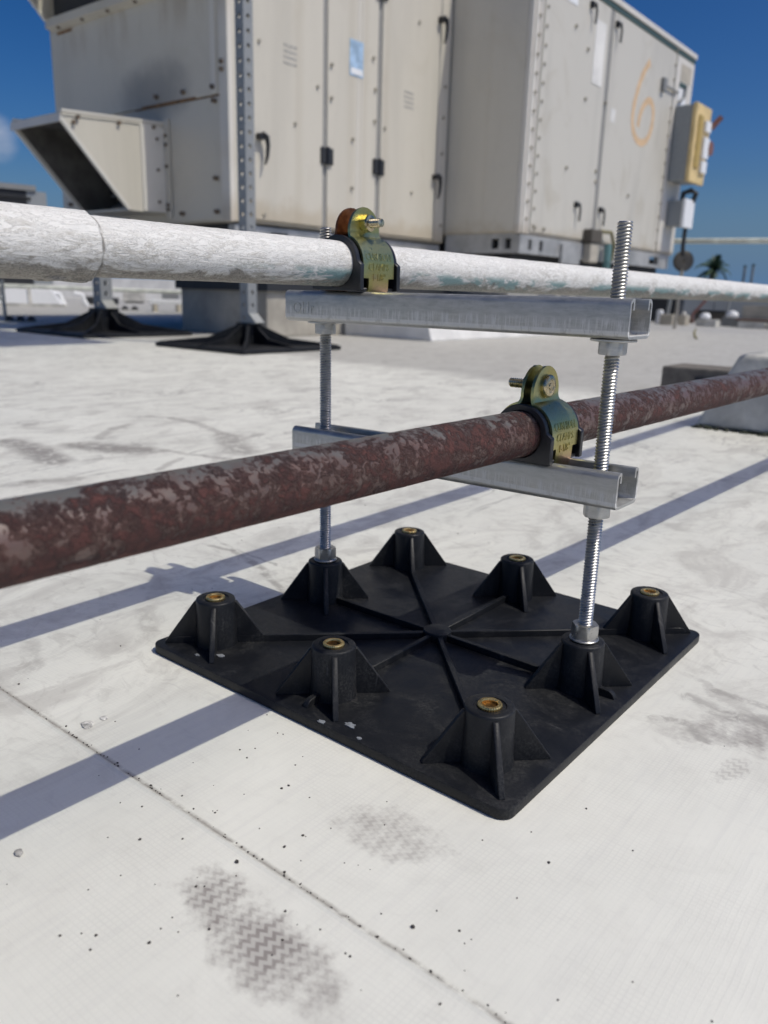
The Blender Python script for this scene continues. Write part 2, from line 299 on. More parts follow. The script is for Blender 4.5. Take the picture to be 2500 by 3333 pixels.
def mat_black_plastic():
    n = NT('black_rubber_plastic', 0.45)
    o = n.map(n.obj(), (1/U, 1/U, 1/U))
    d = n.noise(n.map(o, (1, 1, 1)), 3.2, 8, 0.7, 0.7); g = n.noise(o, 75, 5, 0.7)
    dust = n.math('MULTIPLY', n.ramp(d, 0.42, 0.72), n.ramp(g, 0.38, 0.68))
    c = n.mix(n.math('MULTIPLY', dust, 0.62), (0.0085, 0.0095, 0.012), (0.062, 0.062, 0.060))
    sc = n.math('MULTIPLY', n.ramp(n.noise(n.map(o, (3, 40, 3), rot=(0, 0, 0.5)), 1.0, 5, 0.7), 0.62, 0.7), n.ramp(d, 0.45, 0.6))
    c = n.mix(n.math('MULTIPLY', sc, 0.35), c, (0.10, 0.10, 0.10))
    n.b.inputs['Specular IOR Level'].default_value = 0.28
    M['black_rubber_plastic'] = n.out(c, n.ramp(d, 0.3, 0.7, 0.36, 0.60), n.bump(g, 0.18, 0.0006, n.bump(n.noise(o, 14, 4), 0.08, 0.0015)))
mat_black_plastic()
simple('black_plastic', (0.012, 0.013, 0.016), 0.38, 0, 0.3, 60, 0.1)
simple('splash_paint', (0.20, 0.215, 0.235), 0.7, 0, 0.3, 200, 0.5)

def mat_cabinet(name, col, streak=0.5):
    n = NT(name, 0.5); o = n.obj()
    st = n.noise(n.map(o, (2.2, 2.2, 0.22)), 1.0, 6, 0.62, 0.4)
    sm = n.noise(n.map(o, (1, 1, 0.8)), 2.4, 7, 0.62, 0.9)
    c = n.mix(n.math('MULTIPLY', n.ramp(st, 0.45, 0.72), streak), col, tuple(v*0.70 for v in col))
    c = n.mix(n.math('MULTIPLY', n.ramp(sm, 0.52, 0.72), streak*0.7), c, (col[0]*0.74, col[1]*0.70, col[2]*0.62))
    c = n.mix(n.math('MULTIPLY', n.ramp(n.noise(o, 30, 5, 0.6), 0.6, 0.75), 0.15), c, tuple(v*0.5 for v in col))
    # soot above the intake and rust weeping under the upper hood, both on the end wall only
    w = n.map(n.geo(), (1/U, 1/U, 1/U)); X, Y, Z = n.sep(w)
    wall = n.math('LESS_THAN', n.math('ABSOLUTE', n.math('SUBTRACT', Y, YA)), 0.2)
    nn = n.math('MULTIPLY', n.math('SUBTRACT', n.noise(w, 0.9, 5, 0.6), 0.5), 1.1)
    e = n.math('ADD', n.math('ADD', n.math('POWER', n.math('DIVIDE', n.math('ADD', X, 31.6), 3.0), 2.0), n.math('POWER', n.math('DIVIDE', n.math('SUBTRACT', Z, 10.9), 1.5), 2.0)), nn)
    c = n.mix(n.math('MULTIPLY', n.math('MULTIPLY', n.ramp(e, 1.2, 0.0), wall), 0.55), c, (0.16, 0.155, 0.15))
    st2 = n.noise(n.map(w, (0.9, 0.9, 0.22)), 1.0, 5, 0.6)
    rz = n.math('MULTIPLY', n.math('MULTIPLY', n.ramp(Z, 12.6, 14.7), n.ramp(st2, 0.42, 0.66)), wall)
    c = n.mix(n.math('MULTIPLY', rz, 0.5), c, (0.30, 0.215, 0.12))
    for y0 in (28.9, 29.9, 31.6, 25.2):
        q = n.math('MULTIPLY', n.ramp(n.math('ABSOLUTE', n.math('SUBTRACT', n.math('ADD', Y, n.math('MULTIPLY', st2, 0.3)), y0)), 0.45, 0.05), n.math('GREATER_THAN', X, -27.0))
        c = n.mix(n.math('MULTIPLY', q, 0.16), c, (0.36, 0.30, 0.20))
    foot = n.math('MULTIPLY', n.ramp(n.math('ADD', Z, n.math('MULTIPLY', n.noise(w, 1.2, 4, 0.6), -1.6)), 5.6, 4.6), n.math('GREATER_THAN', X, -27.0))
    c = n.mix(n.math('MULTIPLY', foot, 0.4), c, (0.36, 0.27, 0.15))
    M[name] = n.out(c, 0.46, n.bump(n.noise(o, 2.5, 3), 0.15, 0.01))
mat_cabinet('beige_cabinet_paint', (0.59, 0.555, 0.475), 0.32)
mat_cabinet('chalked_cabinet_paint', (0.575, 0.55, 0.485), 0.7)
mat_cabinet('cabinet_trim_paint', (0.66, 0.63, 0.57), 0.3)
simple('rust_stain', (0.20, 0.115, 0.055), 0.8, 0, 0.5, 30, 0.4)
simple('dark_screw', (0.14, 0.105, 0.075), 0.6, 0, 0.3)
simple('dull_screw', (0.36, 0.33, 0.27), 0.5, 0.3, 0.3)
simple('hood_shade', (0.105, 0.10, 0.092), 0.7, 0, 0.35, 8)
simple('louver_metal', (0.33, 0.34, 0.34), 0.5, 0.3)
simple('dark_filter', (0.03, 0.032, 0.036), 0.8)
simple('gasket_grey', (0.27, 0.265, 0.25), 0.6)
simple('rail_steel', (0.42, 0.42, 0.41), 0.5, 0.35, 0.2, 6)
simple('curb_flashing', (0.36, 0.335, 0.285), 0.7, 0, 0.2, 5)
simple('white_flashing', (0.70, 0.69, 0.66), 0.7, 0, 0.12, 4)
simple('dark_green_trim', (0.05, 0.085, 0.075), 0.5)
simple('electric_grey', (0.26, 0.28, 0.29), 0.5, 0.0, 0.06)
simple('sun_faded_yellow', (0.66, 0.50, 0.24), 0.55, 0, 0.15, 8)
simple('dark_yellow', (0.42, 0.30, 0.09), 0.55)
simple('white_label', (0.78, 0.79, 0.80), 0.5, 0, 0.05)
simple('blue_label', (0.36, 0.50, 0.66), 0.4, 0, 0.25, 12)
simple('faint_print', (0.40, 0.385, 0.35), 0.6, 0, 0.3, 60)
simple('orange_spray', (0.62, 0.44, 0.27), 0.7, 0, 0.12, 20, 0.05)
simple('red_lever', (0.20, 0.09, 0.07), 0.5)
simple('pale_green_pipe', (0.62, 0.64, 0.56), 0.55, 0, 0.2, 10)
simple('teal_pipe', (0.10, 0.20, 0.20), 0.5)
simple('olive_rope', (0.20, 0.18, 0.09), 0.8)
simple('concrete', (0.36, 0.345, 0.32), 0.85, 0, 0.25, 10, 0.5, 0.004)
simple('stained_white', (0.50, 0.49, 0.455), 0.75, 0, 0.28, 9, 0.6, 0.005)
simple('moss_dirt', (0.035, 0.04, 0.025), 0.95, 0, 0.5, 60, 0.8, 0.004)
simple('old_wood', (0.15, 0.135, 0.115), 0.85, 0, 0.3, 20, 0.5)
simple('tan_paint', (0.42, 0.385, 0.32), 0.7, 0, 0.15, 6)
simple('brown_pipe', (0.12, 0.07, 0.055), 0.6)
simple('charcoal', (0.02, 0.022, 0.026), 0.6)
simple('mid_grey', (0.22, 0.225, 0.225), 0.6)
simple('mesh_brown', (0.085, 0.075, 0.06), 0.7)
simple('distant_wall', (0.38, 0.39, 0.38), 0.8, 0, 0.15, 1)
simple('distant_ground', (0.20, 0.21, 0.18), 0.95, 0, 0.4, 0.05)
simple('trunk_bark', (0.13, 0.105, 0.08), 0.9)
simple('palm_leaf', (0.035, 0.075, 0.035), 0.6, 0, 0.4, 1)
simple('pebble_stone', (0.34, 0.33, 0.31), 0.9, 0, 0.3, 400, 0.6)
simple('speck', (0.045, 0.04, 0.038), 0.9, 0, 0.4, 300)
simple('cracked_chip', (0.50, 0.49, 0.46), 0.8, 0, 0.5, 300, 0.6)

# ------------------------------------------------------------------ mesh helpers
ORG = {}
class MB:
    def __init__(s): s.v = []; s.f = []
    def add(s, vs, fs):
        o = len(s.v); s.v += [tuple(v) for v in vs]; s.f += [tuple(i+o for i in f) for f in fs]; return s
    def box(s, x0, x1, y0, y1, z0, z1):
        return s.add([(x0, y0, z0), (x1, y0, z0), (x1, y1, z0), (x0, y1, z0), (x0, y0, z1), (x1, y0, z1), (x1, y1, z1), (x0, y1, z1)],
                     [(0, 3, 2, 1), (4, 5, 6, 7), (0, 1, 5, 4), (1, 2, 6, 5), (2, 3, 7, 6), (3, 0, 4, 7)])
    def prism(s, pts, d):      # pts: 3D loop, d: extrusion vector
        n = len(pts); d = Vector(d); a = [Vector(p) for p in pts]
        return s.add(a+[p+d for p in a], [tuple(range(n))[::-1], tuple(range(n, 2*n))]+[(i, (i+1) % n, (i+1) % n+n, i+n) for i in range(n)])
    def rev(s, prof, c=(0, 0, 0), axis=(0, 0, 1), n=32, closed=False, phase=0.0, radfn=None):
        ax = Vector(axis).normalized(); t = Vector((1, 0, 0)) if abs(ax.x) < 0.9 else Vector((0, 1, 0))
        e1 = ax.cross(t).normalized(); e2 = ax.cross(e1); c = Vector(c); vs = []; fs = []
        for r, h in prof:
            for i in range(n):
                a = 2*PI*i/n+phase; rr = r*(radfn(i, n) if radfn else 1)
                vs.append(c+ax*h+e1*math.cos(a)*rr+e2*math.sin(a)*rr)
        m_ = len(prof)
        for j in range(m_ if closed else m_-1):
            k = (j+1) % m_
            for i in range(n): fs.append((j*n+i, j*n+(i+1) % n, k*n+(i+1) % n, k*n+i))
        if not closed:
            if prof[0][0] > 1e-6: fs.append(tuple(range(n))[::-1])
            if prof[-1][0] > 1e-6: fs.append(tuple((m_-1)*n+i for i in range(n)))
        return s.add(vs, fs)
    def cyl(s, a, b, r, n=16, r2=None):
        a = Vector(a); b = Vector(b); return s.rev([(r, 0), (r if r2 is None else r2, (b-a).length)], a, (b-a), n)
    def tube(s, pts, r, n=8):
        pts = [Vector(p) for p in pts]; vs = []; fs = []; up = None
        for i, p in enumerate(pts):
            d = (pts[min(i+1, len(pts)-1)]-pts[max(i-1, 0)]).normalized()
            if up is None:
                t = Vector((0, 0, 1)) if abs(d.z) < 0.9 else Vector((1, 0, 0)); up = d.cross(t).normalized()
            up = (up-d*up.dot(d)).normalized(); w = d.cross(up)
            rr = r[i] if isinstance(r, (list, tuple)) else r
            for k in range(n):
                a = 2*PI*k/n; vs.append(p+up*math.cos(a)*rr+w*math.sin(a)*rr)
        for i in range(len(pts)-1):
            for k in range(n): fs.append((i*n+k, i*n+(k+1) % n, (i+1)*n+(k+1) % n, (i+1)*n+k))
        fs.append(tuple(range(n))[::-1]); fs.append(tuple((len(pts)-1)*n+k for k in range(n)))
        return s.add(vs, fs)
    def build(s, name, mat, parent=None, smooth=False, bevel=0.0, segs=2, angle=30):
        me = bpy.data.meshes.new(name)
        o = ORG.get(parent.name, Vector((0, 0, 0))) if parent else Vector((0, 0, 0))
        me.from_pydata([(Vector(v)-o)*U for v in s.v], [], s.f); me.update()
        bm = bmesh.new(); bm.from_mesh(me); bmesh.ops.recalc_face_normals(bm, faces=bm.faces)
        if bevel > 0:
            es = [e for e in bm.edges if len(e.link_faces) == 2 and e.calc_face_angle(0) > math.radians(angle)]
            bmesh.ops.bevel(bm, geom=es, offset=bevel*U, segments=segs, affect='EDGES', profile=0.6, clamp_overlap=True)
        if smooth:
            for f in bm.faces: f.smooth = True
            for e in bm.edges:
                if len(e.link_faces) == 2 and e.calc_face_angle(0) > math.radians(38): e.smooth = False
        bm.to_mesh(me); bm.free()
        me.materials.append(M[mat] if isinstance(mat, str) else mat)
        ob = bpy.data.objects.new(name, me); COL.objects.link(ob)
        if parent: ob.parent = parent; ORG[ob.name] = o
        return ob
def tag(o, label=None, cat=None, group=None, kind=None):
    if label: o['label'] = label
    if cat: o['category'] = cat
    if group: o['group'] = group
    if kind: o['kind'] = kind
    return o
def thing(name, loc, label, cat, group=None, rz=0):
    o = bpy.data.objects.new(name, None); COL.objects.link(o); o.location = Vector(loc)*U; o.rotation_euler = (0, 0, rz)
    o.empty_display_size = 0.02
    ORG[o.name] = Vector(loc); return tag(o, label, cat, group)
def copy_tree(o, parent=None):
    c = o.copy(); COL.objects.link(c); c.parent = parent
    for ch in o.children: copy_tree(ch, c)
    return c

# ------------------------------------------------------------------ ground
tag(MB().add([(-20000, -20000, -40), (20000, -20000, -40), (20000, 20000, -40), (-20000, 20000, -40)], [(0, 1, 2, 3)]).build('ground', 'distant_ground'), kind='structure')
tag(MB().box(-330, 120, -60, 240, -6, 0).build('roof', 'membrane'), kind='structure')
# the lap sheet nearest the camera, 1.6 mm thick, its edge is the visible seam
g = MB(); nx = 260
vs = []; fs = []
for i in range(nx+1):
    x = -12+26*i/nx
    e = -2.15+0.004*noise.noise(Vector((x*2.3, 0, 0)))+0.002*noise.noise(Vector((x*14, 3, 0)))
    lift = 0.012+0.004*noise.noise(Vector((x*1.7, 9, 0)))
    vs += [(x, e, 0.0), (x, e-0.003, lift), (x, e-0.018, lift+0.006), (x, e-0.034, lift+0.001), (x, e-0.06, 0.011), (x, -16, 0.011)]
for i in range(nx):
    for k in range(5): a = i*6+k; fs.append((a, a+6, a+7, a+1))
g.add(vs, fs); tag(g.build('membrane_sheet', 'membrane', smooth=False), kind='structure')

# ------------------------------------------------------------------ black support base
BZ = 0.06
base = thing('support_base', (0, 0, 0), 'square black rubber pipe support base with eight ribbed bosses lying on the white roof', 'pipe support base')
h = 1.29
rc = 0.07; loop = []
for cx, cy, a0 in ((h-rc, h-rc, 0), (-h+rc, h-rc, 90), (-h+rc, -h+rc, 180), (h-rc, -h+rc, 270)):
    for k in range(7): a = math.radians(a0+90*k/6); loop.append((cx+rc*math.cos(a), cy+rc*math.sin(a), 0.003))
MB().prism(loop, (0, 0, BZ-0.003)).build('plate', 'black_rubber_plastic', base, True, 0.008, 2)
MB().rev([(0.094, BZ-0.003), (0.092, 0.112), (0.086, 0.118)], (0, 0, 0), n=40).build('hub', 'black_rubber_plastic', base, True, 0.003)
rib_w = 0.017
for k in range(8):
    a = math.radians(45*k); c_, s_ = math.cos(a), math.sin(a)
    L1 = (math.sqrt(2) if k % 2 else 1.0)
    prof = [(0.075, BZ-0.002), (0.075, 0.104), (L1-0.115, 0.104), (L1-0.115, BZ-0.002)]
    P = lambda r_, z_, t_: (r_*c_-t_*s_, r_*s_+t_*c_, z_)
    MB().prism([P(r_, z_, -rib_w) for r_, z_ in prof], (-s_*2*rib_w, c_*2*rib_w, 0)).build('rib', 'black_rubber_plastic', base, True, 0.004, 1)
    rend = 1.70 if k % 2 else 1.225                 # short rib past the boss, rounded down at its end
    st = [(L1+0.115, BZ-0.002), (L1+0.115, 0.104)]
    for q in range(6): t = math.radians(90-90*q/5); st.append((rend-0.05+0.05*math.cos(t), 0.056+0.048*math.sin(t)))
    st.append((rend, BZ-0.004))
    MB().prism([P(r_, z_, -rib_w) for r_, z_ in st], (-s_*2*rib_w, c_*2*rib_w, 0)).build('rib', 'black_rubber_plastic', base, True, 0.003, 1)
for gx, gy in ((-1, -1), (0, -1), (1, -1), (1, 0), (1, 1), (0, 1), (-1, 1), (-1, 0)):
    b = MB().rev([(0.134, BZ-0.002), (0.128, 0.10), (0.122, 0.343), (0.119, 0.352), (0.113, 0.356), (0.082, 0.356), (0.078, 0.349), (0.0565, 0.349), (0.0565, 0.10), (0.0, 0.10)], (gx, gy, 0), n=44).build('boss', 'black_rubber_plastic', base, True)
    for q in range(4):
        a = math.radians(45+90*q); c_, s_ = math.cos(a), math.sin(a)
        pr = [(0.10, BZ-0.001), (0.318, BZ-0.001), (0.316, BZ+0.012), (0.130, 0.335), (0.10, 0.338)]
        MB().prism([(gx+r_*c_+0.015*s_, gy+r_*s_-0.015*c_, z_) for r_, z_ in pr], (-s_*0.03, c_*0.03, 0)).build('fin', 'black_rubber_plastic', b, True, 0.003, 1)
    kn = lambda i, n: 1.0+0.05*(1 if i % 2 else -1)
    ins = MB(); N = 48
    ins.rev([(0.0555, 0.335), (0.0555, 0.358)], (gx, gy, 0), n=N, radfn=lambda i, n: 1.0-0.0*(i % 2))
    ins = MB()
    prof = [(0.055, 0.30), (0.055, 0.345), (0.0585, 0.350), (0.0585, 0.361), (0.055, 0.366), (0.041, 0.366)]
    prof += [(0.038, 0.361), (0.038, 0.352)]
    bore = [(0.038, 0.352)]
    for q in range(8): bore += [(0.0375, 0.348-q*0.016), (0.0325, 0.340-q*0.016)]
    MB().rev([(a, b) for a, b in bore]+[(0.0, 0.21)], (gx, gy, 0), n=32).build('threaded_bore', 'bore_shade_brass', b, True)  # shade down the hole put into a darker copy of the brass
    ins.rev(prof, (gx, gy, 0), n=64, closed=True, radfn=lambda i, n: 1.0 + (0.022 if i % 2 else -0.022))
    ins.build('brass_insert', 'brass', b, True)
# drips of dried white coating on the base
for (x, y, z, r_) in ((0.30, -1.20, BZ, 0.035), (0.17, -1.275, BZ, 0.022), (-0.82, -1.12, BZ, 0.028), (-0.93, -1.31+0.1, BZ, 0.016), (0.42, -1.265, BZ, 0.014)):
    k = MB(); n_ = 14; pts = []
    for i in range(n_):
        a = 2*PI*i/n_; rr = r_*(0.55+0.6*random.random()); pts.append((x+rr*math.cos(a)*1.2, y+rr*math.sin(a)*0.8, z+0.0005))
    k.prism(pts, (0, 0, 0.004)); k.build('paint_splash', 'splash_paint', base)

# ------------------------------------------------------------------ threaded rods with their nuts and washers
def thread_mesh(p0, p1, r, pitch, n=28, depth=0.13):
    p0 = Vector(p0); p1 = Vector(p1); ax = (p1-p0).normalized(); Ln = (p1-p0).length
    e1 = ax.cross(Vector((0, 1, 0) if abs(ax.y) < 0.9 else (1, 0, 0))).normalized(); e2 = ax.cross(e1)
    rows = int(Ln/(pitch/4)); vs = []; fs = []
    rad = (1.0, 1.0-depth*0.5, 1-depth*1.15, 1.0-depth*0.5)
    for j in range(rows+1):
        for i in range(n):
            a = 2*PI*i/n; hh = (j/4+i/n-0.5)*pitch; hh = min(max(hh, 0), Ln)
            rr = r*rad[j % 4]
            if hh > Ln-pitch*0.5: rr = min(rr, r*0.9)
            if hh <= 0: rr = r*0.85
            vs.append(p0+ax*hh+e1*math.cos(a)*rr+e2*math.sin(a)*rr)
    # the seam column: row j at i=n equals row j+4 at i=0
    for j in range(rows):
        for i in range(n):
            a0 = j*n+i; b0 = (j+1)*n+i
            if i < n-1: fs.append((a0, a0+1, b0+1, b0))
            elif j+5 <= rows: fs.append((a0, (j+4)*n, (j+5)*n, b0))
    c0 = len(vs); vs.append(p1-ax*0.0005)
    for i in range(n): fs.append((rows*n+i, rows*n+(i+1) % n, c0))
    return MB().add(vs, fs)
def hexnut(c, r, h_, axis=(0, 0, 1), bore=0.5, phase=0.0):
    # chamfered hexagon: revolve with six sides, corners cut at both ends
    mb = MB(); ax = Vector(axis).normalized(); t = Vector((1, 0, 0)) if abs(ax.x) < 0.9 else Vector((0, 1, 0)); e1 = ax.cross(t).normalized(); e2 = ax.cross(e1); c = Vector(c)
    vs = []; fs = []; n = 36
    def hexr(a):
        q = (a % (PI/3))-PI/6; return r*math.cos(PI/6)/math.cos(q)
    rows = [(0.0, 'in'), (0.0, 'c'), (0.16, 'h'), (0.84, 'h'), (1.0, 'c'), (1.0, 'in')]
    for f_, kind in rows:
        for i in range(n):
            a = 2*PI*i/n+phase; ho = f_*h_; R = hexr(a-phase)
            if kind == 'c': R = min(R, r*0.93)
            elif kind == 'in': R = r*bore
            else:
                over = max(0, R-r*0.93); ho = ho+(over*0.55 if f_ < 0.5 else -over*0.55)+(-0.10*h_ if f_ < 0.5 else 0.10*h_)
            vs.append(c+ax*ho+e1*math.cos(a)*R+e2*math.sin(a)*R)
    m_ = len(rows)
    for j in range(m_):
        k = (j+1) % m_
        for i in range(n): fs.append((j*n+i, j*n+(i+1) % n, k*n+(i+1) % n, k*n+i))
    return mb.add(vs, fs)
RR = 0.0405
def washer(mb, c, r, t): return mb.rev([(r*0.36, 0), (r, 0), (r, t), (r*0.36, t)], c, n=40, closed=True)
rods = (('left', (-1.0, 0, 0.30), (-1.021, 0, 2.617), 'left zinc threaded rod, only its tip showing above the white pipe', (2.028, 1.20), 0.2),
        ('right', (1.004, 0, 0.30), (0.997, 0, 2.595), 'right zinc threaded rod standing tall above the upper channel', (2.028, 1.165), 0.75))
for nm, a, b, lab, (zu, zl), ph in rods:
    t = thing('threaded_rod', (a[0], 0, 0.358), lab, 'threaded rod', 'threaded rods carrying the channels')
    thread_mesh(a, b, RR, 0.0172, 28, 0.165).build('rod', 'zinc_plate', t, True)
    dx = lambda z: a[0]+(b[0]-a[0])*(z-a[2])/(b[2]-a[2])
    washer(MB(), (a[0], 0, 0.360), 0.082, 0.012).build('washer', 'zinc_plate', t, True, 0.003, 1)
    hexnut((a[0], 0, 0.372), 0.076, 0.082, phase=ph).build('nut', 'zinc_plate', t, True)
    washer(MB(), (dx(zu), 0, zu-0.016), 0.118, 0.013).build('washer', 'zinc_plate', t, True, 0.003, 1)
    hexnut((dx(zu), 0, zu-0.084), 0.073, 0.066, phase=ph+0.35).build('nut', 'nut_zinc', t, True)
    washer(MB(), (dx(zl), 0, zl-0.012), 0.078, 0.010).build('washer', 'zinc_plate', t, True, 0.003, 1)
    hexnut((dx(zl), 0, zl-0.082), 0.075, 0.068, phase=ph+0.9).build('nut', 'nut_zinc', t, True)
    washer(MB(), (dx(zu), 0, zu+0.019), 0.082, 0.012).build('washer', 'zinc_plate', t, True, 0.003, 1)
    hexnut((dx(zu), 0, zu+0.033), 0.073, 0.060, phase=ph+0.1).build('nut', 'nut_zinc', t, True)
    washer(MB(), (dx(zl), 0, zl+0.020), 0.082, 0.012).build('washer', 'zinc_plate', t, True, 0.003, 1)
    hexnut((dx(zl), 0, zl+0.034), 0.073, 0.060, phase=ph+0.5).build('nut', 'nut_zinc', t, True)

# ------------------------------------------------------------------ strut channels
def channel_profile(w, hh, t, lip, ro):
    # outer path then inner path, in (y, z), open at the top with inturned lips
    def path(off):
        y = w-off; z0 = off; z1 = hh-off; r_ = max(ro-off, 0.003); yl = w-0.055+off if False else 0.088-0+(-off if off else 0)
        pts = []
        yl = 0.088+(t-off) if off == 0 else 0.088+t
        yl = 0.088 if off == 0 else 0.088+t
        pts.append((-yl, hh-lip))
        rl = 0.010 if off == 0 else 0.003
        # up the lip, over, down the side
        for k in range(5): a = PI-PI/2*k/4; pass
        seq = []
        seq.append((-yl, hh-lip))
        for k in range(4):
            a = -PI/2*k/3
            seq.append((-yl-(rl if off == 0 else rl)*(1-math.cos(a)), z1-rl+rl*math.sin(-a)))
        for k in range(6):
            a = PI/2+PI/2*k/5
            seq.append((-y+r_+r_*math.cos(a), z1-r_+r_*math.sin(a)))
        for k in range(6):
            a = PI+PI/2*k/5
            seq.append((-y+r_+r_*math.cos(a), z0+r_+r_*math.sin(a)))
        return seq
    o = path(0); i = path(t)
    full = o+[(-y, z) for y, z in reversed(o)]
    inner = i+[(-y, z) for y, z in reversed(i)]
    return full, inner
def make_channel(x0, x1, z0, slope, xp, lab, marks):
    t = thing('strut_channel', (0, 0, z0), lab, 'strut channel', 'slotted strut channels between the rods')
    f, i = channel_profile(0.14, 0.197, 0.0165, 0.056, 0.034)
    mb = MB(); n = len(f); xs = [x0+(x1-x0)*k/10 for k in range(11)]; vs = []; fs = []
    for x in xs:
        zz = z0+slope*(x-xp)
        for (y, z) in f: vs.append((x, y, z+zz))
        for (y, z) in i: vs.append((x, y, z+zz))
    R_ = 2*n
    for k in range(len(xs)-1):
        for j in range(n-1):
            a = k*R_+j; fs.append((a, a+1, a+1+R_, a+R_))
            a = k*R_+n+j; fs.append((a, a+R_, a+1+R_, a+1))
        for j0, j1 in ((0, n), (n-1, 2*n-1)): fs.append((k*R_+j0, k*R_+R_+j0, k*R_+R_+j1, k*R_+j1))
    for k in (0, len(xs)-1):
        for j in range(n-1): a = k*R_+j; fs.append((a, a+1, a+1+n, a+n))
    mb.add(vs, fs)
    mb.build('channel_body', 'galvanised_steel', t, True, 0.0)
    return t
upper = make_channel(-1.250, 1.128, 2.026, 0.003, 0, 'upper galvanised strut channel carrying the white pipe', True)
lower = make_channel(-1.190, 1.158, 1.165, 0.019, 1.15, 'lower galvanised strut channel carrying the rusty pipe', False)

def text_mesh(s_, size, extrude):
    cu_ = bpy.data.curves.new('t', 'FONT'); cu_.body = s_; cu_.size = size; cu_.extrude = extrude; cu_.align_x = 'CENTER'; cu_.resolution_u = 2
    ob = bpy.data.objects.new('t', cu_); COL.objects.link(ob); bpy.context.view_layer.update()
    me = bpy.data.meshes.new_from_object(ob.evaluated_get(bpy.context.evaluated_depsgraph_get()))
    v = [tuple(p.co) for p in me.vertices]; f = [tuple(p.vertices) for p in me.polygons]
    bpy.data.objects.remove(ob); bpy.data.meshes.remove(me); return v, f
# rolled mark near the left end of the upper channel: C H r
v, f = text_mesh('OHr', 0.135, 0.0025)
MB().add([(-1.085+p[0]*0.75, -0.1405+(-p[2]), 2.075+p[1]*0.78) for p in v], f).build('stamped_mark', 'galvanised_steel', upper)

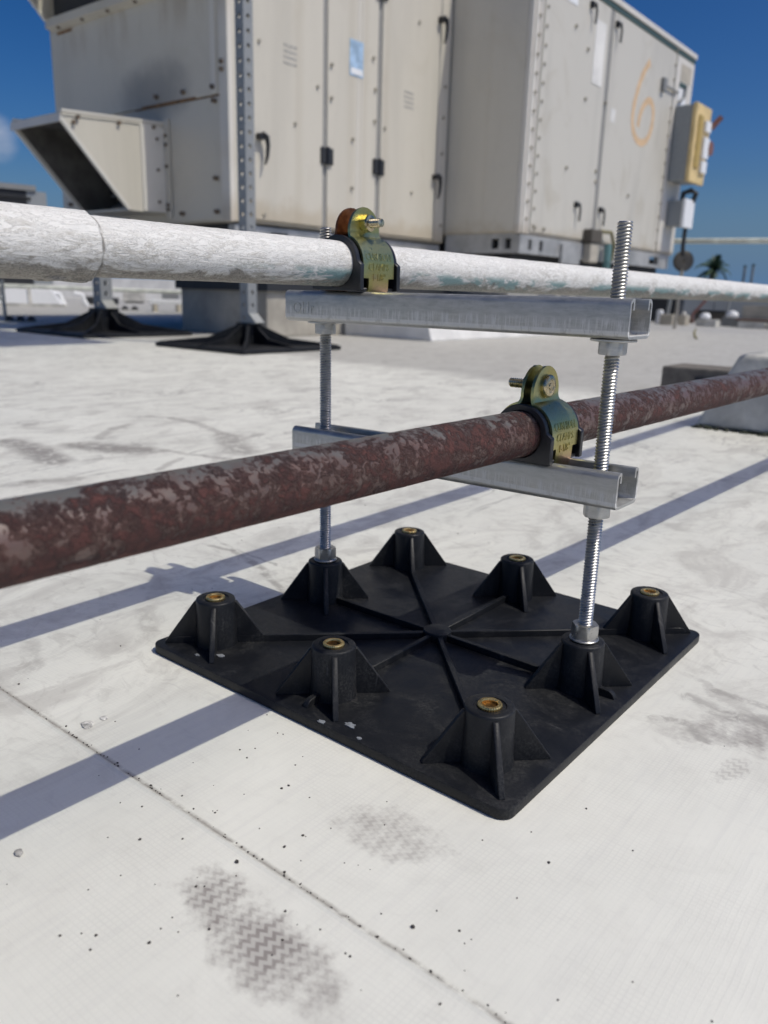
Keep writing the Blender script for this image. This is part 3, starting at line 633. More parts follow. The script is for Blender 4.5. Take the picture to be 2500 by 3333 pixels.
# ------------------------------------------------------------------ pipe clamps
def make_clamp(xc, zc, R, zt, half, ear_top, ear_base, ear_off, head_side, lab, mat, size_txt, boltz):
    """zt: top of the channel; head_side +1 when the bolt head looks towards +X"""
    t = thing('pipe_clamp', (xc, 0, zt), lab, 'pipe clamp', 'cushioned pipe clamps bolted in the channels')
    # black cushion: sleeve round the pipe and a saddle flange at each side
    cu2 = MB(); Ro = R+0.024
    cu2.rev([(R+0.0015, -0.165), (Ro, -0.165), (Ro, 0.165), (R+0.0015, 0.165)], (xc, 0, zc), (0, 1, 0), 48, closed=True)
    for y0, y1 in ((-0.195, -0.160), (0.160, 0.195)):
        n = 48; vs = []; fs = []
        outer = []
        for k in range(n):
            a = 2*PI*k/n; c_, s_ = math.cos(a), math.sin(a)
            ro_ = R+0.036
            px_, pz_ = c_*ro_, s_*ro_
            if s_ < 0.10:                                        # square shoulders below the axis
                hw = R+0.066; hb = zc-zt+0.0
                kx = abs(hw/c_) if abs(c_) > 1e-6 else 9; kz = abs(hb/s_) if (s_ < 0 and abs(s_) > 1e-6) else 9
                q = min(kx, kz); px_, pz_ = c_*q, s_*q
            outer.append((px_, pz_))
        for yy in (y0, y1):
            for (px_, pz_) in outer: vs.append((xc+px_, yy, zc+pz_))
            for k in range(n): a = 2*PI*k/n; vs.append((xc+math.cos(a)*(R+0.0015), yy, zc+math.sin(a)*(R+0.0015)))
        for k in range(n):
            k2 = (k+1) % n
            fs += [(k, k2, n+k2, n+k), (2*n+k, 3*n+k, 3*n+k2, 2*n+k2), (k, 2*n+k, 2*n+k2, k2), (n+k, n+k2, 3*n+k2, 3*n+k)]
        cu2.add(vs, fs)
    cu2.box(xc-0.17, xc+0.17, -0.160, 0.160, zt+0.0015, zc-R-0.003)
    cu2.build('cushion', 'black_plastic', t, True, 0.004, 1)
    Rs = R+0.040; th = 0.0165
    for sd_ in (1, -1):
        rows = []      # (x, z, halfwidth) centre line from the ear top down to the hook
        er = half*0.95
        for k in range(9):
            a = PI/2*k/8; rows.append((ear_off, ear_top-er*(1-math.sin(PI/2-a+0) if False else 1-math.cos(a)), max(er*math.sin(a), 0.02)))
        rows.append((ear_off, ear_base+0.03, er))
        # bend into the arc
        a0 = math.asin(min(1.0, (ear_base-0.012-zc)/Rs)) if (ear_base-0.012-zc) < Rs else math.radians(78)
        a0 = min(a0, math.radians(72))
        rows.append((ear_off+0.004, ear_base+0.010, er)); 
        xa, za = Rs*math.cos(a0), Rs*math.sin(a0)+zc
        rows.append((ear_off*0.55+xa*0.45, max(ear_base-0.006, za+0.004), half))
        for k in range(15):
            a = a0*(1-k/14); rows.append((Rs*math.cos(a), zc+Rs*math.sin(a), half))
        zn = zt+0.078
        rows += [(Rs, zn, half), (Rs, zn-0.0008, half*0.64), (Rs-0.002, zt+0.012, half*0.64), (Rs-0.012, zt-0.03, half*0.64)]
        ny = 8; vs = []; fs = []
        nr = len(rows)
        for q in range(nr):
            a = Vector((rows[min(q+1, nr-1)][0]-rows[max(q-1, 0)][0], 0, rows[min(q+1, nr-1)][1]-rows[max(q-1, 0)][1]))
            a = a.normalized() if a.length > 1e-6 else Vector((0, 0, -1))
            nrm = Vector((-a.z, 0, a.x))
            for off in (th/2, -th/2):
                for k in range(ny+1):
                    yy = rows[q][2]*(-1+2*k/ny)
                    vs.append((xc+sd_*(rows[q][0]+nrm.x*off), yy, rows[q][1]+nrm.z*off))
        W_ = ny+1
        for q in range(nr-1):
            for k in range(ny):
                a = q*2*W_+k; b = (q+1)*2*W_+k
                fs += [(a, a+1, b+1, b), (a+W_, b+W_, b+W_+1, a+W_+1)]
            for k in (0, ny):
                a = q*2*W_+k; b = (q+1)*2*W_+k; fs.append((a, b, b+W_, a+W_))
        for q in (0, nr-1):
            for k in range(ny): a = q*2*W_+k; fs.append((a, a+1, a+1+W_, a+W_))
        st = MB().add(vs, fs).build('strap', 'reflected_brown_zinc' if (sd_ == -1 and head_side == -1) else mat, t, True)
        if sd_ == 1:
            # raised lettering, wrapped round the strap
            arc = lambda s: (Rs*math.cos(s/Rs), Rs*math.sin(s/Rs), math.cos(s/Rs), math.sin(s/Rs)) if s > 0 else (Rs, s, 1.0, 0.0)
            for txt, s0, size in (('CUSHION', 0.025, 0.060), ('CLAMPS', -0.033, 0.060), (size_txt, -0.094, 0.058)):
                v, f = text_mesh(txt, size, 0.0022); out = []
                for p in v:
                    X, Z, nx_, nz_ = arc(s0+p[1]); o_ = th/2+0.0008+p[2]
                    out.append((xc+X+nx_*o_, p[0]*0.92, zc+Z+nz_*o_))
                MB().add(out, f).build('stamped_lettering', mat, st)
    # bolt
    hx = xc+head_side*(ear_off+th/2)
    ax = (head_side, 0, 0)
    bolt = MB()
    bolt.rev([(0.062, 0.0), (0.064, 0.010), (0.060, 0.022), (0.052, 0.028), (0.034, 0.028), (0.031, 0.025), (0.020, 0.025), (0.018, 0.029), (0.0, 0.029)], (hx, 0, boltz), ax, 36)
    bolt.build('bolt_head', 'bolt_zinc' if size_txt[0] != '1' or head_side > 0 else mat, t, True)
    nx_ = xc-head_side*(ear_off+th/2)
    thread_mesh((hx, 0, boltz), (nx_-head_side*(0.135 if head_side < 0 else 0.155), 0, boltz), 0.027, 0.0125, 20, 0.16).build('bolt_shank', 'bolt_zinc', t, True)
    hexnut((nx_, 0, boltz), 0.055, 0.042, (-head_side, 0, 0), 0.48, 0.3).build('nut', 'yellow_zinc' if head_side < 0 else 'bolt_zinc', t, True)
    MB().rev([(0.030, 0.042), (0.050, 0.040), (0.048, 0.050), (0.030, 0.054)], (nx_, 0, boltz), (-head_side, 0, 0), 30, closed=True).build('nut_collar', 'bolt_zinc', t, True)
    return t
make_clamp(-0.75, 2.382, 0.1345, 2.224, 0.148, 2.722, 2.548, 0.052, -1, 'yellow zinc cushion clamp holding the white pipe on the upper channel', 'yellow_zinc', '1-1/8"', 2.628)
make_clamp(0.605, 1.503, 0.1262, 1.353, 0.152, 1.860, 1.672, 0.030, 1, 'yellow zinc cushion clamp holding the rusty pipe on the lower channel', 'yellow_zinc', '1-1/8"', 1.752)

# ------------------------------------------------------------------ pipes
def pipe(name, x0, z0, th_, sl, R, ya, yb, mat, lab, rough_amp, coupling=None):
    d = Vector((math.sin(math.radians(th_)), math.cos(math.radians(th_)), sl)).normalized()
    t = thing(name, (x0, 0, z0), lab, 'pipe')
    n = 96; ys = []; y = ya
    while y < yb: ys.append(y); y += 0.018 if -4 < y < 2.0 else (0.06 if y < 8 else 1.0)
    ys.append(yb); vs = []; fs = []
    e1 = Vector((d.y, -d.x, 0)).normalized(); e2 = e1.cross(d)
    for y in ys:
        p = Vector((x0, 0, z0))+d*y
        for k in range(n):
            a = 2*PI*k/n; q = Vector((math.cos(a)*1.0, math.sin(a)*1.0, y))
            inside = abs(y) < 0.22
            amp = rough_amp*(0.12 if inside else 1.0)
            nn = noise.noise(Vector((q.x*1.5, q.y*1.5, y*9)))*0.6+noise.noise(Vector((q.x*6, q.y*6, y*38)))*0.4
            rr = R*(1+amp*nn)-(R*amp if inside else 0)
            vs.append(p+(e1*math.cos(a)+e2*math.sin(a))*rr)
    for j in range(len(ys)-1):
        for k in range(n): fs.append((j*n+k, j*n+(k+1) % n, (j+1)*n+(k+1) % n, (j+1)*n+k))
    MB().add(vs, fs).build('pipe_body', mat, t, True)
    if coupling:
        y0, y1, RC = coupling; vs = []; fs = []; ys = [y0+(y1-y0)*k/150 for k in range(151)]
        for j, y in enumerate(ys):
            p = Vector((x0, 0, z0))+d*y
            for k in range(n):
                a = 2*PI*k/n; fall = min(1.0, (y1-y)/0.014); fall = math.sqrt(max(0, 1-(1-fall)**2))
                lip = 0.010*noise.noise(Vector((math.cos(a)*3, math.sin(a)*3, 5)))
                q = p+d*(lip if j > 140 else 0)
                rr = (R-0.004)+(RC-R+0.004)*fall+0.0012*noise.noise(Vector((math.cos(a)*4, math.sin(a)*4, y*12)))
                if math.sin(a) < -0.9 and y > y1-0.25: rr += 0.018*max(0, noise.noise(Vector((a*7, y*9, 2)))+0.25)
                vs.append(q+(e1*math.cos(a)+e2*math.sin(a))*rr)
        for j in range(len(ys)-1):
            for k in range(n): fs.append((j*n+k, j*n+(k+1) % n, (j+1)*n+(k+1) % n, (j+1)*n+k))
        MB().add(vs, fs).build('coupling', mat, t, True)
    return t
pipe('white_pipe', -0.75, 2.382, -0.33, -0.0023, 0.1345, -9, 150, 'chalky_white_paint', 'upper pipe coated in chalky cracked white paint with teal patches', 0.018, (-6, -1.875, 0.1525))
pipe('rusty_pipe', 0.605, 1.503, 2.02, 0.0014, 0.1255, -8, 60, 'rusting_primer', 'lower pipe with dark red rust blistering through grey primer', 0.012)

# ------------------------------------------------------------------ specks and stones on the roof
sp = MB()
def lump(mb, x, y, r_, z=0.0, sq=0.6):
    n = 6; vs = [(x, y, z+r_*sq*2)]
    for i in range(n): a = 2*PI*i/n; q = r_*(0.7+0.6*random.random()); vs.append((x+q*math.cos(a), y+q*math.sin(a), z+r_*sq*(0.6+0.5*random.random())))
    for i in range(n): a = 2*PI*i/n; q = r_*(0.6+0.5*random.random()); vs.append((x+q*math.cos(a), y+q*math.sin(a), z))
    fs = [(0, 1+i, 1+(i+1) % n) for i in range(n)]+[(1+i, 7+i, 7+(i+1) % n, 1+(i+1) % n) for i in range(n)]
    mb.add(vs, fs)
for _ in range(200):
    if random.random() < 0.6: x, y = random.gauss(0.9, 0.9), random.gauss(-2.1, 0.5)
    else: x, y = random.uniform(-4, 4.5), random.uniform(-3.4, 2.5)
    if abs(x) < 1.33 and abs(y) < 1.33: continue
    lump(sp, x, y, random.choice((0.0025, 0.003, 0.0035, 0.004, 0.005, 0.0065)), 0.011 if y < -2.2 else 0.0)
for _ in range(160):
    x = random.uniform(-3, 3); lump(sp, x, -2.145+abs(random.gauss(0, 0.010)), random.uniform(0.002, 0.006), 0.0)
sp = sp.build('grit', 'speck'); tag(sp, 'scattered dark specks of grit on the white roof membrane', 'grit', kind='stuff')
def pebble(x, y, r_, z, lab, mat, sq=0.5):
    t = MB(); bm = bmesh.new(); bmesh.ops.create_icosphere(bm, subdivisions=3, radius=1)
    sd0 = random.random()*50
    for v in bm.verts:
        k = 1+0.35*noise.noise(v.co*1.6+Vector((sd0, 0, 0))); v.co = Vector((v.co.x*k*r_, v.co.y*k*r_*0.75, v.co.z*k*r_*sq))
    t.add([(x+v.co.x, y+v.co.y, z+r_*sq*0.8+v.co.z) for v in bm.verts], [tuple(v.index for v in f.verts) for f in bm.faces]); bm.free()
    return tag(t.build('pebble', mat, None, True), lab, 'pebble')
pebble(-0.096, -2.757, 0.022, 0.011, 'small grey pebble near the left edge, below the pipe shadow', 'pebble_stone', 0.4)
pebble(-0.79, -2.035, 0.038, 0.0, 'flat flaky chip beside the seam left of the black base', 'cracked_chip', 0.16)
pebble(-0.785, -1.94, 0.024, 0.0, 'smaller flaky chip just behind the larger one near the seam', 'cracked_chip', 0.2)
pebble(1.33, -2.02, 0.008, 0.0, 'tiny dark brown pebble in front of the base corner', 'speck', 0.8)
pebble(0.60, -2.22, 0.0085, 0.012, 'tiny dark pebble next to the zigzag boot print', 'speck', 0.8)

# ------------------------------------------------------------------ rooftop air handler
XA, YA, XB, YB, YE, ZT = -26.35, 21.0, -21.18, 37.35, 61.4, 19.4
hv = thing('rooftop_air_handler', (-33, 40, 4.0), 'large weathered beige air handling unit on a curb, marked with an orange 6', 'air handler')
def part(name, mat, mb, parent=None, **k): return mb.build(name, mat, parent or hv, **k)
secA = part('intake_section', 'beige_cabinet_paint', MB().box(-40.4, XA-0.06, YA+0.06, 37.33, 5.1, ZT), bevel=0.05)
secB = part('fan_section', 'chalked_cabinet_paint', MB().box(-40.4, XB-0.06, YB+0.02, YE, 5.6, ZT), bevel=0.05)
part('roof_cap', 'cabinet_trim_paint', MB().box(-40.6, XB+0.10, YB-0.1, YE+0.15, ZT+0.02, ZT+0.35), bevel=0.04)
part('drip_edge', 'dark_green_trim', MB().box(XB-0.05, XB+0.02, YB, YE, ZT-0.30, ZT), bevel=0.0)
# end wall panels (shaded side)
pA = [part('end_panel', 'beige_cabinet_paint', MB().box(-40.3, -27.0, YA-0.06, YA+0.05, 10.30, ZT-0.1), bevel=0.03),
      part('end_panel', 'beige_cabinet_paint', MB().box(-40.3, -27.0, YA-0.02, YA+0.05, 5.2, 10.24), bevel=0.03)]
part('rust_seam', 'rust_stain', MB().box(-33.2, -26.95, YA-0.050, YA+0.04, 10.245, 10.295))
part('rust_seam', 'rust_stain', MB().box(-32.6, -28.6, YA-0.09, YA-0.062, 10.27, 10.36))
part('corner_post', 'cabinet_trim_paint', MB().box(-26.95, XA+0.02, YA-0.12, YA+0.16, 5.05, ZT), bevel=0.08, segs=3)
part('corner_post', 'cabinet_trim_paint', MB().box(-27.5, -27.15, YA-0.10, YA-0.062, 10.36, ZT-0.1), bevel=0.02)
scr = MB()
for x, z in ((-27.3, 10.05), (-27.35, 10.6), (-29.4, 10.62), (-31.4, 10.65), (-27.3, 6.9), (-27.3, 5.5), (-29.8, 5.5), (-26.7, 11.2), (-26.7, 11.5), (-39.4, 6.3)):
    scr.cyl((x, YA-0.02, z), (x, YA-0.22, z), 0.10, 10)
part('screw', 'dark_screw', scr)['kind'] = 'stuff'
# doors on the sunny side of the intake section
def panel(y0, y1, z0, z1, x, mat='beige_cabinet_paint', name='door', th_=0.10, parent=None): return part(name, mat, MB().box(x-0.10, x+th_, y0, y1, z0, z1), parent, bevel=0.05, segs=2)
doorL = panel(22.05, 26.70, 5.25, ZT-0.3, XA)
mull = panel(27.05, 30.80, 5.22, ZT-0.3, XA, name='centre_panel', th_=0.06)
doorR = panel(31.10, 36.10, 5.25, ZT-0.3, XA)
edge = panel(36.25, 37.2, 5.2, ZT-0.3, XA, name='edge_panel', th_=0.06)
for y in (26.87, 30.95, 36.17): part('gasket', 'gasket_grey', MB().box(XA-0.08, XA+0.02, y-0.14, y+0.14, 5.3, ZT-0.35))
for y in (29.6, 29.3): part('rust_streak', 'cabinet_trim_paint', MB().box(XA+0.02, XA+0.075, y-0.05, y+0.05, 5.5, ZT-0.5))
def handle(parent, x, y, z, s=1.0):
    mb = MB(); pts = []
    for k in range(9):
        a = PI*k/8; pts.append((x+0.28, y-0.12*math.cos(a)*-1-0.0, z+0.16*math.sin(a)))
    mb.box(x, x+0.34, y-0.20, y+0.14, z-0.12, z+0.12)
    mb.tube([(x+0.22, y-0.12, z-0.02), (x+0.30, y+0.02, z+0.10), (x+0.34, y+0.18, z), (x+0.34, y+0.24, z-0.35), (x+0.33, y+0.20, z-0.8), (x+0.30, y+0.10, z-1.15)], [0.11, 0.12, 0.12, 0.10, 0.085, 0.05], 8)
    return part('handle', 'black_plastic', mb, parent, smooth=True)
def hinge(y, z, x=XA):
    hg = part('hinge', 'charcoal', MB().box(x+0.06, x+0.20, y-0.42, y+0.42, z-0.38, z+0.38), hv, bevel=0.04)
    part('knuckle', 'black_plastic', MB().cyl((x+0.22, y, z-0.40), (x+0.22, y, z+0.40), 0.10, 10), hg)
handle(doorL, XA+0.08, 22.55, 8.75); handle(doorL, XA+0.08, 22.55, 17.6); handle(doorR, XA+0.08, 36.0, 8.65); handle(doorR, XA+0.08, 36.0, 16.65)
for y, z in ((26.95, 8.55), (30.95, 8.55), (26.95, 16.75), (30.95, 16.75)): hinge(y, z)
part('sticker', 'blue_label', MB().box(XA+0.05, XA+0.085, 28.6, 29.62, 12.5, 14.1))
part('sticker', 'white_label', MB().box(XA+0.086, XA+0.10, 28.68, 29.54, 12.58, 12.85))
for y, z in ((24.5, 12.35), (33.4, 12.1)):
    for q in range(4): part('printed_line', 'faint_print', MB().box(XA+0.09, XA+0.112, y-0.42, y+0.42, z+0.42-q*0.24, z+0.52-q*0.24))
scr = MB()
for y, z in ((22.6, 12.6), (24.8, 9.65), (26.3, 11.5), (27.3, 12.65), (27.3, 11.2), (28.9, 9.6), (28.9, 7.3), (30.4, 13.6), (30.6, 12.2), (30.6, 10.7), (31.4, 10.5), (33.9, 7.6), (34.1, 16.1), (36.7, 11.9), (36.75, 13.5), (36.7, 10.0), (22.8, 5.5), (36.9, 6.1)):
    scr.cyl((XA+0.05, y, z), (XA+0.17, y, z), 0.085, 10)
part('screw', 'dull_screw', scr)['kind'] = 'stuff'
# fan section: projecting shaded side, corner post, doors
part('side_panel', 'beige_cabinet_paint', MB().box(XA+0.1, XB-0.25, YB-0.06, YB+0.01, 5.7, ZT-0.1), bevel=0.02)
part('side_panel_fold', 'beige_cabinet_paint', MB().box(-23.6, XB-0.25, YB-0.11, YB-0.062, 5.7, ZT-0.1), bevel=0.02)
cp = part('corner_post', 'cabinet_trim_paint', MB().box(XB-0.25, XB+0.04, YB-0.10, YB+0.95, 5.6, ZT-0.3), bevel=0.06)
part('post_fold', 'cabinet_trim_paint', MB().box(XB+0.042, XB+0.12, YB+0.10, YB+0.34, 5.62, ZT-0.32), cp, bevel=0.03)
part('post_fold', 'cabinet_trim_paint', MB().box(XB+0.042, XB+0.09, YB+0.62, YB+0.78, 5.62, ZT-0.32), cp, bevel=0.02)
d1 = panel(38.45, 46.45, 5.75, ZT-0.4, XB, 'chalked_cabinet_paint', 'door', 0.05)
d2 = panel(46.95, 57.6, 5.75, ZT-0.4, XB, 'chalked_cabinet_paint', 'door', 0.05)
d3 = panel(57.75, 61.2, 5.75, ZT-0.4, XB, 'cabinet_trim_paint', 'control_panel', 0.09)
part('gasket', 'gasket_grey', MB().box(XB-0.05, XB+0.02, 46.5, 46.9, 5.8, ZT-0.45))
for (dd, y, z) in ((d1, 43.7, 18.5), (d1, 43.8, 7.7), (d2, 47.3, 18.35), (d2, 47.3, 7.7)):
    mb = MB(); mb.box(XB+0.05, XB+0.22, y-0.16, y+0.16, z-0.16, z+0.16); mb.tube([(XB+0.25, y-0.1, z), (XB+0.30, y+0.15, z+0.05), (XB+0.30, y+0.28, z-0.35), (XB+0.28, y+0.26, z-0.95)], 0.07, 6); part('handle', 'black_plastic', mb, dd)
scr = MB()
for k in range(15):
    scr.cyl((XB+0.04, YB+0.50, 6.4+k*0.92), (XB+0.17, YB+0.50, 6.4+k*0.92), 0.09, 8); scr.cyl((XB+0.04, YB+1.35, 6.1+k*0.92), (XB+0.12, YB+1.35, 6.1+k*0.92), 0.09, 8)
    scr.cyl((XB+0.04, 57.5, 6.3+k*0.92), (XB+0.14, 57.5, 6.3+k*0.92), 0.10, 8)
for y, z in ((43.7, 16.2), (43.9, 13.6), (46.7, 13.9), (46.3, 9.3), (46.2, 9.9), (42.2, 9.6), (42.0, 17.0), (38.9, 6.0), (40.0, 6.0), (51.5, 9.0)): scr.cyl((XB+0.04, y, z), (XB+0.16, y, z), 0.10, 8)
part('screw', 'dull_screw', scr)['kind'] = 'stuff'
part('worn_label', 'white_flashing', MB().box(XB+0.052, XB+0.075, 44.5, 45.9, 14.6, 18.0), d1)
part('worn_label', 'white_label', MB().box(XB+0.052, XB+0.075, 40.6, 42.0, 18.0, 18.9), d1)
part('scuff', 'white_flashing', MB().box(XB+0.052, XB+0.06, 47.6, 48.3, 13.0, 13.8), d2)
# orange spray-painted 6
six = [(54.0, 17.35), (53.2, 16.9), (52.3, 16.1), (51.5, 15.1), (51.0, 14.1), (50.9, 13.3), (51.3, 12.7), (52.1, 12.3), (53.0, 12.5), (53.7, 13.1), (54.1, 13.9), (54.1, 14.7), (53.7, 15.1), (53.1, 15.1), (52.4, 14.6), (52.0, 13.9), (51.9, 13.2)]
six = [(53.0, 17.5), (52.5, 17.1), (51.9, 16.4), (51.4, 15.5), (51.05, 14.5), (51.0, 13.7), (51.3, 13.1), (51.9, 12.65), (52.7, 12.5), (53.5, 12.7), (54.1, 13.2), (54.4, 13.9), (54.4, 14.6), (54.1, 15.1), (53.5, 15.25), (52.9, 15.0), (52.4, 14.5), (52.1, 13.9), (52.0, 13.3)]
def ribbon(pts, w_, x):
    # Catmull-Rom smoothed flat band lying on the door
    P_ = []
    for i in range(len(pts)-1):
        a, b, c, d = (Vector(pts[max(i-1, 0)]), Vector(pts[i]), Vector(pts[i+1]), Vector(pts[min(i+2, len(pts)-1)]))
        for q in range(5):
            t_ = q/5; P_.append(0.5*((2*b)+(c-a)*t_+(2*a-5*b+4*c-d)*t_*t_+(3*b-3*c+d-a)*t_**3))
    vs = []; fs = []
    for i, p in enumerate(P_):
        dd = (P_[min(i+1, len(P_)-1)]-P_[max(i-1, 0)]).normalized(); nn = Vector((-dd.y, dd.x)); ww = w_*(0.85+0.3*random.random())
        for s_, xx in ((-1, x), (1, x)): q = p+nn*ww*s_; vs.append((xx, q.x, q.y))
    for i in range(len(P_)-1): a = 2*i; fs.append((a, a+1, a+3, a+2))
    return MB().add(vs, fs)
part('painted_number', 'orange_spray', ribbon(six, 0.24, XB+0.060), d2)
# latch bar, control panel stickers
part('latch_bar', 'mid_grey', MB().cyl((XB+0.2, 55.6, 16.6), (XB+0.2, 58.2, 16.6), 0.07, 8).box(XB+0.06, XB+0.30, 55.2, 55.75, 16.2, 17.0), d2)
part('sticker', 'white_label', MB().box(XB+0.092, XB+0.12, 58.5, 60.0, 15.9, 17.4), d3)
part('sticker', 'dark_green_trim', MB().box(XB+0.121, XB+0.14, 58.5, 60.0, 17.05, 17.4), d3)
part('sticker', 'tan_paint', MB().box(XB+0.092, XB+0.11, 58.6, 60.6, 17.5, 18.6), d3)
# base rails with lifting holes
def rail_y(x0, x1, y0, y1, z0, z1, holes):
    mb = MB(); segs = []; cur = y0
    for (ha, hb) in holes: segs.append((cur, ha, z0, z1)); segs.append((ha, hb, z0, z0+(z1-z0)*0.22)); segs.append((ha, hb, z1-(z1-z0)*0.22, z1)); cur = hb
    segs.append((cur, y1, z0, z1))
    for a, b, c, d in segs: mb.box(x0, x1, a, b, c, d)
    return mb
part('base_rail', 'rail_steel', rail_y(-21.45, -21.1, YB-0.02, YE-1.0, 4.55, 5.55, [(38.3, 38.75), (39.6, 40.05), (50.4, 51.9), (56.5, 58.3)]))
part('base_rail', 'rail_steel', rail_y(-27.0, -26.55, YA+0.3, YB-0.1, 4.0, 5.0, [(23.5, 24.6), (27.5, 29.0), (31.2, 32.2)]))
ep = MB(); zc_ = 5.05; ep.box(-26.2, -23.0, YB+0.02, YB+0.30, 4.55, 5.6); ep.box(-22.5, -22.1, YB+0.02, YB+0.30, 4.55, 5.6); ep.box(-21.7, -21.46, YB+0.02, YB+0.30, 4.55, 5.6)
for a, b in ((-23.0, -22.5), (-22.1, -21.7)): ep.box(a, b, YB+0.02, YB+0.30, 4.55, 4.78); ep.box(a, b, YB+0.02, YB+0.30, 5.34, 5.6)
part('base_rail', 'rail_steel', ep)
part('base_pan', 'charcoal', MB().box(-39.5, -27.1, YA+0.8, YE-1.2, 3.6, 5.08).box(-27.1, -21.9, YB+0.6, YE-1.2, 3.6, 5.2))
part('lower_frame', 'gasket_grey', MB().box(-27.5, -22.2, YB+0.9, YE-4.5, 0.01, 4.5).box(-31.8, -27.6, YB+0.9, YE-6.5, 0.01, 3.55))
part('rail_flap', 'rail_steel', MB().box(-21.1, -20.9, 42.2, 44.6, 4.2, 5.3))
# hoods on the shaded end
def hood(x0, x1, zt_, zb, yt, yb, name, kids):
    t_ = 0.10; mb = MB()
    side = [(YA-0.07, zt_), (yt, zt_-0.35), (yb, zb), (YA-0.07, zb)]
    for xx in (x0, x1-t_): mb.prism([(xx, y, z) for y, z in side], (t_, 0, 0))
    top = [(YA-0.07, zt_), (YA-0.07, zt_+t_), (yt-0.05, zt_-0.35+t_), (yt-0.05, zt_-0.35)]
    mb.prism([(x0-0.05, y, z) for y, z in top], (x1-x0+0.1, 0, 0))
    mb.box(x0, x1, yb, YA-0.07, zb-t_, zb)
    hd = mb.build(name, 'beige_cabinet_paint', hv)
    # rolled lips
    lp = MB(); d = Vector((0, yb-yt, zb-zt_+0.35))
    for xx in (x0-0.02, x1-0.14): lp.prism([(xx, yt, zt_-0.35), (xx+0.16, yt, zt_-0.35), (xx+0.16, yt-0.1, zt_-0.47), (xx, yt-0.1, zt_-0.47)], (0, yb-yt, zb-zt_+0.35))
    lp.prism([(x0-0.05, yt-0.08, zt_-0.30), (x0-0.05, yt-0.13, zt_-0.62), (x0-0.05, yt-0.05, zt_-0.62), (x0-0.05, yt, zt_-0.30)], (x1-x0+0.1, 0, 0))
    lp.prism([(x0-0.05, YA-0.08, zt_+0.11), (x0-0.05, yt, zt_-0.22), (x0-0.05, yt, zt_-0.12), (x0-0.05, YA-0.08, zt_+0.19)], (0.0+0.25, 0, 0))
    lp.prism([(x1-0.18, YA-0.08, zt_+0.11), (x1-0.18, yt, zt_-0.22), (x1-0.18, yt, zt_-0.12), (x1-0.18, YA-0.08, zt_+0.19)], (0.25, 0, 0))
    lp.build('hood_lip', 'cabinet_trim_paint', hd)
    if kids:
        part('hood_shade_sheet', 'hood_shade', MB().prism([(x0+t_+0.01, YA-0.2, zt_-0.03), (x0+t_+0.01, yt+0.1, zt_-0.38), (x0+t_+0.01, yb+0.02, zb+0.02), (x0+t_+0.01, YA-0.2, zb+0.02)], (0.04, 0, 0)).prism([(x0+t_+0.06, YA-0.2, zt_-0.03), (x0+t_+0.06, yt+0.1, zt_-0.38), (x0+t_+0.06, yt+0.1, zt_-0.42), (x0+t_+0.06, YA-0.2, zt_-0.07)], (x1-x0-2*t_-0.1, 0, 0)), hd)  # dark sheets stand in for the shade inside the hood
        part('sleeve', 'cabinet_trim_paint', MB().box(x1-0.04, x1+0.06, YA-1.4, YA-0.08, zb-0.05, zt_-0.05), hd, bevel=0.02)
        part('flange', 'beige_cabinet_paint', MB().box(x1+0.03, x1+0.40, YA-0.14, YA-0.07, zb-0.3, zt_+0.3), hd)
        part('dark_back', 'dark_filter', MB().box(x0+0.15, x1-0.15, YA-0.16, YA-0.08, zb+0.05, zt_-0.2), hd)
        for q in range(6):
            zz = zb+0.35+q*0.55; part('louver', 'louver_metal', MB().prism([(x0+0.2, YA-0.2, zz+0.18), (x0+0.2, YA-0.2, zz+0.14), (x0+0.2, YA-0.62, zz-0.12), (x0+0.2, YA-0.62, zz-0.06)], (x1-x0-0.4, 0, 0)), hd)
        sc_ = MB()
        for yy, zz in ((16.5, zt_-0.32), (18.5, zt_-0.22), (20.3, zt_-0.12), (16.3, zt_-0.55)): sc_.cyl((x1, yy, zz), (x1+0.14, yy, zz), 0.09, 8)
        for zz in (zb+0.4, zb+1.8, zt_-0.6): sc_.cyl((x1, YA-0.55, zz), (x1+0.14, YA-0.55, zz), 0.07, 8)
        for zz in (zb+0.1, zb+0.3, zb+2.0, zt_-0.8, zt_-0.4): sc_.cyl((x1+0.22, YA-0.10, zz), (x1+0.22, YA-0.22, zz), 0.08, 8)
        part('screw', 'dark_screw', sc_, hd)['kind'] = 'stuff'
    return hd
hood(-35.0, -30.98, 9.35, 5.62, 15.75, 18.92, 'intake_hood', True)
uh = hood(-39.95, -27.6, 21.0, 15.15, 15.2, 20.6, 'intake_hood', False)
part('hood_filter', 'dark_filter', MB().box(-39.7, -27.8, YA-0.10, YA-0.065, 15.2, 19.3), uh)
part('hood_sill', 'beige_cabinet_paint', MB().prism([(-39.95, 20.55, 15.15), (-39.95, 20.5, 14.75), (-39.95, 20.92, 14.62), (-39.95, 20.92, 15.1)], (12.35, 0, 0)), uh)
sc_ = MB()
for q in range(6): sc_.cyl((-39.0+q*2.2, 20.75, 14.75), (-39.0+q*2.2, 20.62, 14.68), 0.10, 8)
part('screw', 'dark_screw', sc_, uh)['kind'] = 'stuff'
part('rust_streak', 'rust_stain', MB().box(-39.6, -38.2, YA-0.066, YA-0.061, 14.45, 14.6))
